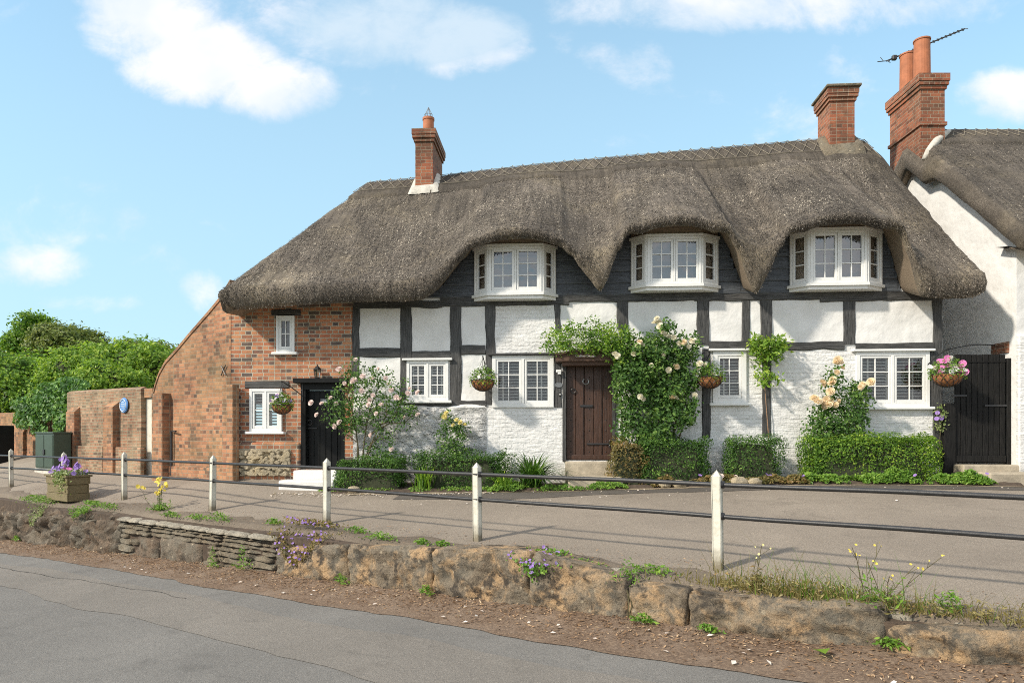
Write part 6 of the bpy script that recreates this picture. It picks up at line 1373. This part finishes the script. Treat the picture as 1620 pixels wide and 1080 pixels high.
def wild(name, label, px, nn, hts, seed, me, spread=.2, leafn=160, z_=None, mat=L_weed, cat='wild flower', sc_=1.0):
    a = px_at(px, nn)[0]; p = AN(a, nn); root = thing(name, label, cat, (p.x, p.y, zp(p.x, p.y)+.02)); rg = random.Random(seed); r2 = np.random.default_rng(seed)
    for h_ in hts:
        x, y = rg.gauss(0, spread), rg.gauss(0, spread*.5); mb = MB(); bx, by = x*.2+rg.gauss(0, .03), y*.2; pts = [Vector((bx, by, 0)), Vector((bx+(x-bx)*.35+rg.gauss(0, .02), by+(y-by)*.4, h_*.45)), Vector((bx+(x-bx)*.75, by+(y-by)*.7, h_*.78)), Vector((x, y, h_))]; mb.tube(pts, .0028, 4)
        sp_ = [(pts[2], Vector((x+rg.gauss(0, .05), y, h_*.94))), (pts[1], Vector((x*.6+rg.gauss(0, .06), y, h_*.72)))]
        for q0, q1 in sp_: mb.tube([q0, q1], .002, 4)
        mb.build('stem', M_stem, root); bloom(root, root.location+sp_[0][1], me, sc_*.8, (0, -.7, .7))
        lp = np.array([tuple(pts[0].lerp(pts[2], t)) for t in (.2, .4, .55, .7, .85)])+r2.normal(0, .012, (5, 3)); leaf_mesh('leaf', lp, np.tile([0, -.5, .8], (5, 1)), .05, mat, root, .3, seed=int(h_*999))
        for j in range(2): bloom(root, root.location+Vector((x+rg.gauss(0, .03), y+rg.gauss(0, .03), h_+rg.uniform(-.03, .02))), me, sc_, (0, -.7, .7))
    P = np.stack([r2.normal(0, spread*.55, leafn), r2.normal(0, spread*.4, leafn), np.abs(r2.normal(.03, .05, leafn))], 1); leaf_mesh('foliage', P, np.tile([0, -.4, 1.], (leafn, 1)), .07, mat, root, .3, seed=seed); return root
wild('ragwort', 'yellow flowered ragwort on the wall top right of the planter', 252, 5.95, [.42, .46, .50, .36, .40, .33, .52, .30], 3, B_yel, .16)
wild('wild_mustard', 'spindly yellow wild flowers among dry grass at right', 1385, 5.80, [.46, .40, .34, .44, .30, .26, .38], 5, bloom_mesh('bloom', 'daisy', .011, P_yel), .2, 90); wild('wild_mustard', 'tall thin seeding weed at the left of the dry grass', 1197, 5.80, [.38, .30], 6, bloom_mesh('bloom', 'daisy', .010, P_paley), .05, 60, mat=L_rust)
# fallen petals, leaves and twigs (too many to count)
def scatter(name, label, n, pick, sz, mat, seed, asp=.5):
    rg = np.random.default_rng(seed); P = np.array([pick(rg) for _ in range(n)]); o = leaf_mesh(name, P, np.tile([0, 0, 1.], (n, 1)), sz, mat, None, asp, seed=seed, spread=.35, fold=.15); return tag(o, label, name.replace('_', ' '), None, 'stuff')
L_petal = mat_leaf('fallen_petal', [(0, (.55, .45, .38)), (.5, (.72, .64, .56)), (1, (.85, .82, .78))], .1)
L_litter = mat_leaf('dead_leaf', [(0, (.08, .045, .026)), (.35, (.20, .12, .066)), (.7, (.36, .23, .13)), (1, (.60, .47, .31))], .0, .9)
def onpave(s, d): p = hw(s, d, 0); return (p.x, p.y, zp(p.x, p.y)+.014)
def pk(rg):
    t = rg.random()
    if t < .72: return onpave(rg.uniform(HS(470), HS(790)), -1.08-abs(rg.normal(0, .14)))
    return onpave(rg.uniform(HS(560), HS(1560)), -1.1-abs(rg.normal(0, .9)))
scatter('fallen_petals', 'pale fallen rose petals strewn along the edge of the flower bed', 520, pk, .036, L_petal, 5, .8)
def lk(rg):
    a = rg.uniform(-4, 20); e = edge(a); n = e+.05+(5.6-e)*rg.beta(2.2, 1.3); p = AN(a, n); return (p.x, p.y, zlit(a, n)+rg.uniform(.003, .018))
scatter('dead_leaves', 'brown dead leaves and twigs lying along the foot of the stone wall', 9000, lk, .038, L_litter, 6, .35)
def tk(rg):
    a = rg.uniform(-4, 18); n = rg.uniform(5.72, 6.4); p = AN(a, n); return (p.x, p.y, zp(p.x, p.y)+.03)
scatter('dead_leaves', 'bits of dead leaf scattered on the soil around the fence posts', 1800, tk, .03, L_litter, 7, .4)
def wk(rg):
    a = rg.uniform(-2, 12); n = rg.uniform(4.9, 5.5); p = AN(a, n); return (p.x, p.y, zlit(a, n)+.02)
scatter('fallen_petals', 'white petals and bits dropped in the leaf litter by the road', 70, wk, .05, L_petal, 8, .7)
a_ = px_at(427, 3.2)[0]; p = W(427, 1053, 1.6*1080/(1053-689)); tag(leaf_mesh('fallen_leaf', [(0, 0, .02)], [(0, 0, 1.)], .10, L_lime, None, .45, seed=3), 'single yellow green leaf lying on the road', 'leaf').location = (p.x, p.y, zroad(toAN(p.x, p.y)[0])+.006)
p = AN(px_at(1299, 5.35)[0], 5.35); tag(leaf_mesh('fallen_leaf', [(0, 0, .02)], [(0, -.3, 1.)], .13, L_lime, None, .8, seed=5), 'round green leaf lying in the leaf litter', 'leaf').location = (p.x, p.y, zlit(toAN(p.x, p.y)[0], 5.35)+.03)

# ------------------------------------------------------------------ hedges, ivy and trees behind the garden wall
def far_cloud(name, label, cat, ells, D, dth, n, leaf, mat, seed, group=None, trunk=None, clump=.22, per=26, ground=.7, asp=.6, core_k=.0):
    cx_ = float(np.mean([e[0] for e in ells])); p0 = W(cx_, 735, D); root = thing(name, label, cat, (p0.x, p0.y, ground), 0, group); rg = np.random.default_rng(seed+300); P = []; Nn = []
    A = np.array([e[2]*e[3]*(e[4] if len(e) > 4 else 1) for e in ells], float); A /= A.sum(); nc = n//per
    for k in rg.choice(len(ells), nc, p=A):
        e = ells[k]; v = rg.normal(0, 1, 3); v /= np.linalg.norm(v); r = rg.random()**.28*(1+.10*rg.normal()); sc_ = D/FPX
        c = np.array(W(e[0], e[1], D))+np.array([v[0]*e[2]*sc_, v[1]*dth, v[2]*e[3]*sc_])*r; pts = c+rg.normal(0, clump, (per, 3))*np.array([1, 1, .6]); P.append(pts); Nn.append(np.tile(v*np.array([1, 1, 1])+np.array([0, -.2, .3]), (per, 1)))
    P = np.concatenate(P)-np.array(root.location); Nn = np.concatenate(Nn); m = P[:, 2] > .05; leaf_mesh('crown' if trunk else 'foliage', P[m], Nn[m], leaf, mat, root, asp, seed=seed, upw=.2)
    if trunk:
        mb = MB(); hgt = (HY-ells[0][1])/FPX*D+CAMZ-ground; mb.tube([(0, 0, -.5), (.1, .1, hgt*.5), (0, 0, hgt*.95)], [trunk, trunk*.75, trunk*.25], 8)
        for k in range(7): a = rg.uniform(0, 6.28); z = hgt*rg.uniform(.35, .8); mb.tube([(.08, .08, z), (math.cos(a)*trunk*5, math.sin(a)*trunk*5, z+hgt*.18)], [trunk*.35, trunk*.08], 5)
        mb.build('trunk', M_bark, root)
    else:
        for e in ells:
            c = W(e[0], e[1], D)-root.location; sc_ = D/FPX; V = []; F = []; nu, nv = 14, 9
            for a in range(nv+1):
                for b_ in range(nu): th, ph = math.pi*a/nv, 2*math.pi*b_/nu; q = Vector((math.sin(th)*math.cos(ph), math.sin(th)*math.sin(ph), math.cos(th))); q *= .66+.12*fb(q.x, q.y, q.z+seed, 1.5, 3); V.append((c.x+q.x*e[2]*sc_, c.y+q.y*dth, max(-.5, c.z+q.z*e[3]*sc_)))
            F = [(a*nu+b_, a*nu+(b_+1) % nu, (a+1)*nu+(b_+1) % nu, (a+1)*nu+b_) for a in range(nv) for b_ in range(nu)]; mk('twigs', V, F, M_twig, root, smooth=True)
    return root
far_cloud('beech_hedge', 'tall dark green beech hedge at the left behind the low brick wall', 'hedge', [(30, 615, 75, 62), (-50, 610, 70, 62), (-130, 615, 70, 62), (70, 640, 50, 40)], 24.5, 1.3, 38000, .13, L_hedge, 1, clump=.16)
far_cloud('laurel_hedge', 'bright green overgrown hedge behind the garden wall', 'hedge', [(125, 590, 50, 42), (165, 585, 40, 42), (215, 580, 52, 40), (250, 590, 40, 45), (110, 630, 40, 40), (200, 620, 60, 30)], 22.5, 1.2, 36000, .12, L_lime, 2, clump=.14)
far_cloud('laurel_bush', 'rounded lime green laurel bush just above the garden wall', 'bush', [(160, 600, 33, 30, 1.2), (185, 605, 42, 26), (140, 622, 32, 22)], 20.6, .8, 8000, .11, L_lime, 3, clump=.12)
far_cloud('yew_tree', 'broad dull green yew tree standing beyond the hedges', 'tree', [(108, 548, 48, 30), (95, 534, 26, 18), (128, 538, 28, 18), (150, 556, 18, 16)], 42, 2.2, 20000, .19, L_tree, 4, trunk=.35, clump=.22)
far_cloud('conifer_tree', 'darker taller tree behind the yew at far left', 'tree', [(46, 520, 13, 22), (40, 540, 20, 20), (58, 504, 8, 9), (30, 545, 16, 12)], 50, 1.6, 9000, .20, L_hedge, 5, trunk=.3, clump=.2)
far_cloud('distant_trees', 'low dull trees at the far left horizon behind the hedge', 'trees', [(-10, 565, 45, 25), (-90, 560, 60, 30)], 60, 3, 6000, .3, L_tree, 6, clump=.4, trunk=.3)
far_cloud('distant_trees', 'thin line of trees showing just above the right end of the hedge', 'trees', [(255, 560, 26, 16), (215, 555, 26, 14)], 46, 2.0, 5000, .22, L_tree, 7, clump=.28, trunk=.25)
iv = thing('ivy', 'glossy dark ivy tumbling over the low brick wall above the green cabinet', 'ivy', AN(px_at(70, n_A+.7)[0], n_A+.7, .7)); rg = np.random.default_rng(77); P = []
for (ex, ey, rx, ry, k) in [(95, 640, 14, 42, 900), (78, 628, 26, 24, 800), (55, 652, 28, 22, 900), (38, 662, 18, 16, 350), (108, 612, 26, 16, 700), (62, 680, 14, 10, 160), (92, 672, 8, 18, 240), (40, 640, 24, 12, 300), (125, 610, 16, 10, 200)]:
    for i in range(k):
        r = math.sqrt(rg.random()); a = rg.uniform(0, 6.28); nn = n_A+.75-abs(rg.normal(0, .16)); x, y = ex+rx*r*math.cos(a), ey+ry*r*math.sin(a); aa, D = px_at(x, nn); P.append(np.array((*AN(aa, nn)[:2], z_at(x, y, nn)))-np.array(iv.location))
leaf_mesh('foliage', P, np.tile([-ND[0], -ND[1], .5], (len(P), 1)), .11, L_ivy, iv, .8, seed=6)
mb = MB()
for x in (60, 80, 100): mb.tube([AN(px_at(x, n_A+.83)[0], n_A+.83, z)-iv.location for z in (.8, 1.4, 2.3)], .02, 5)
mb.build('stem', M_bark, iv)
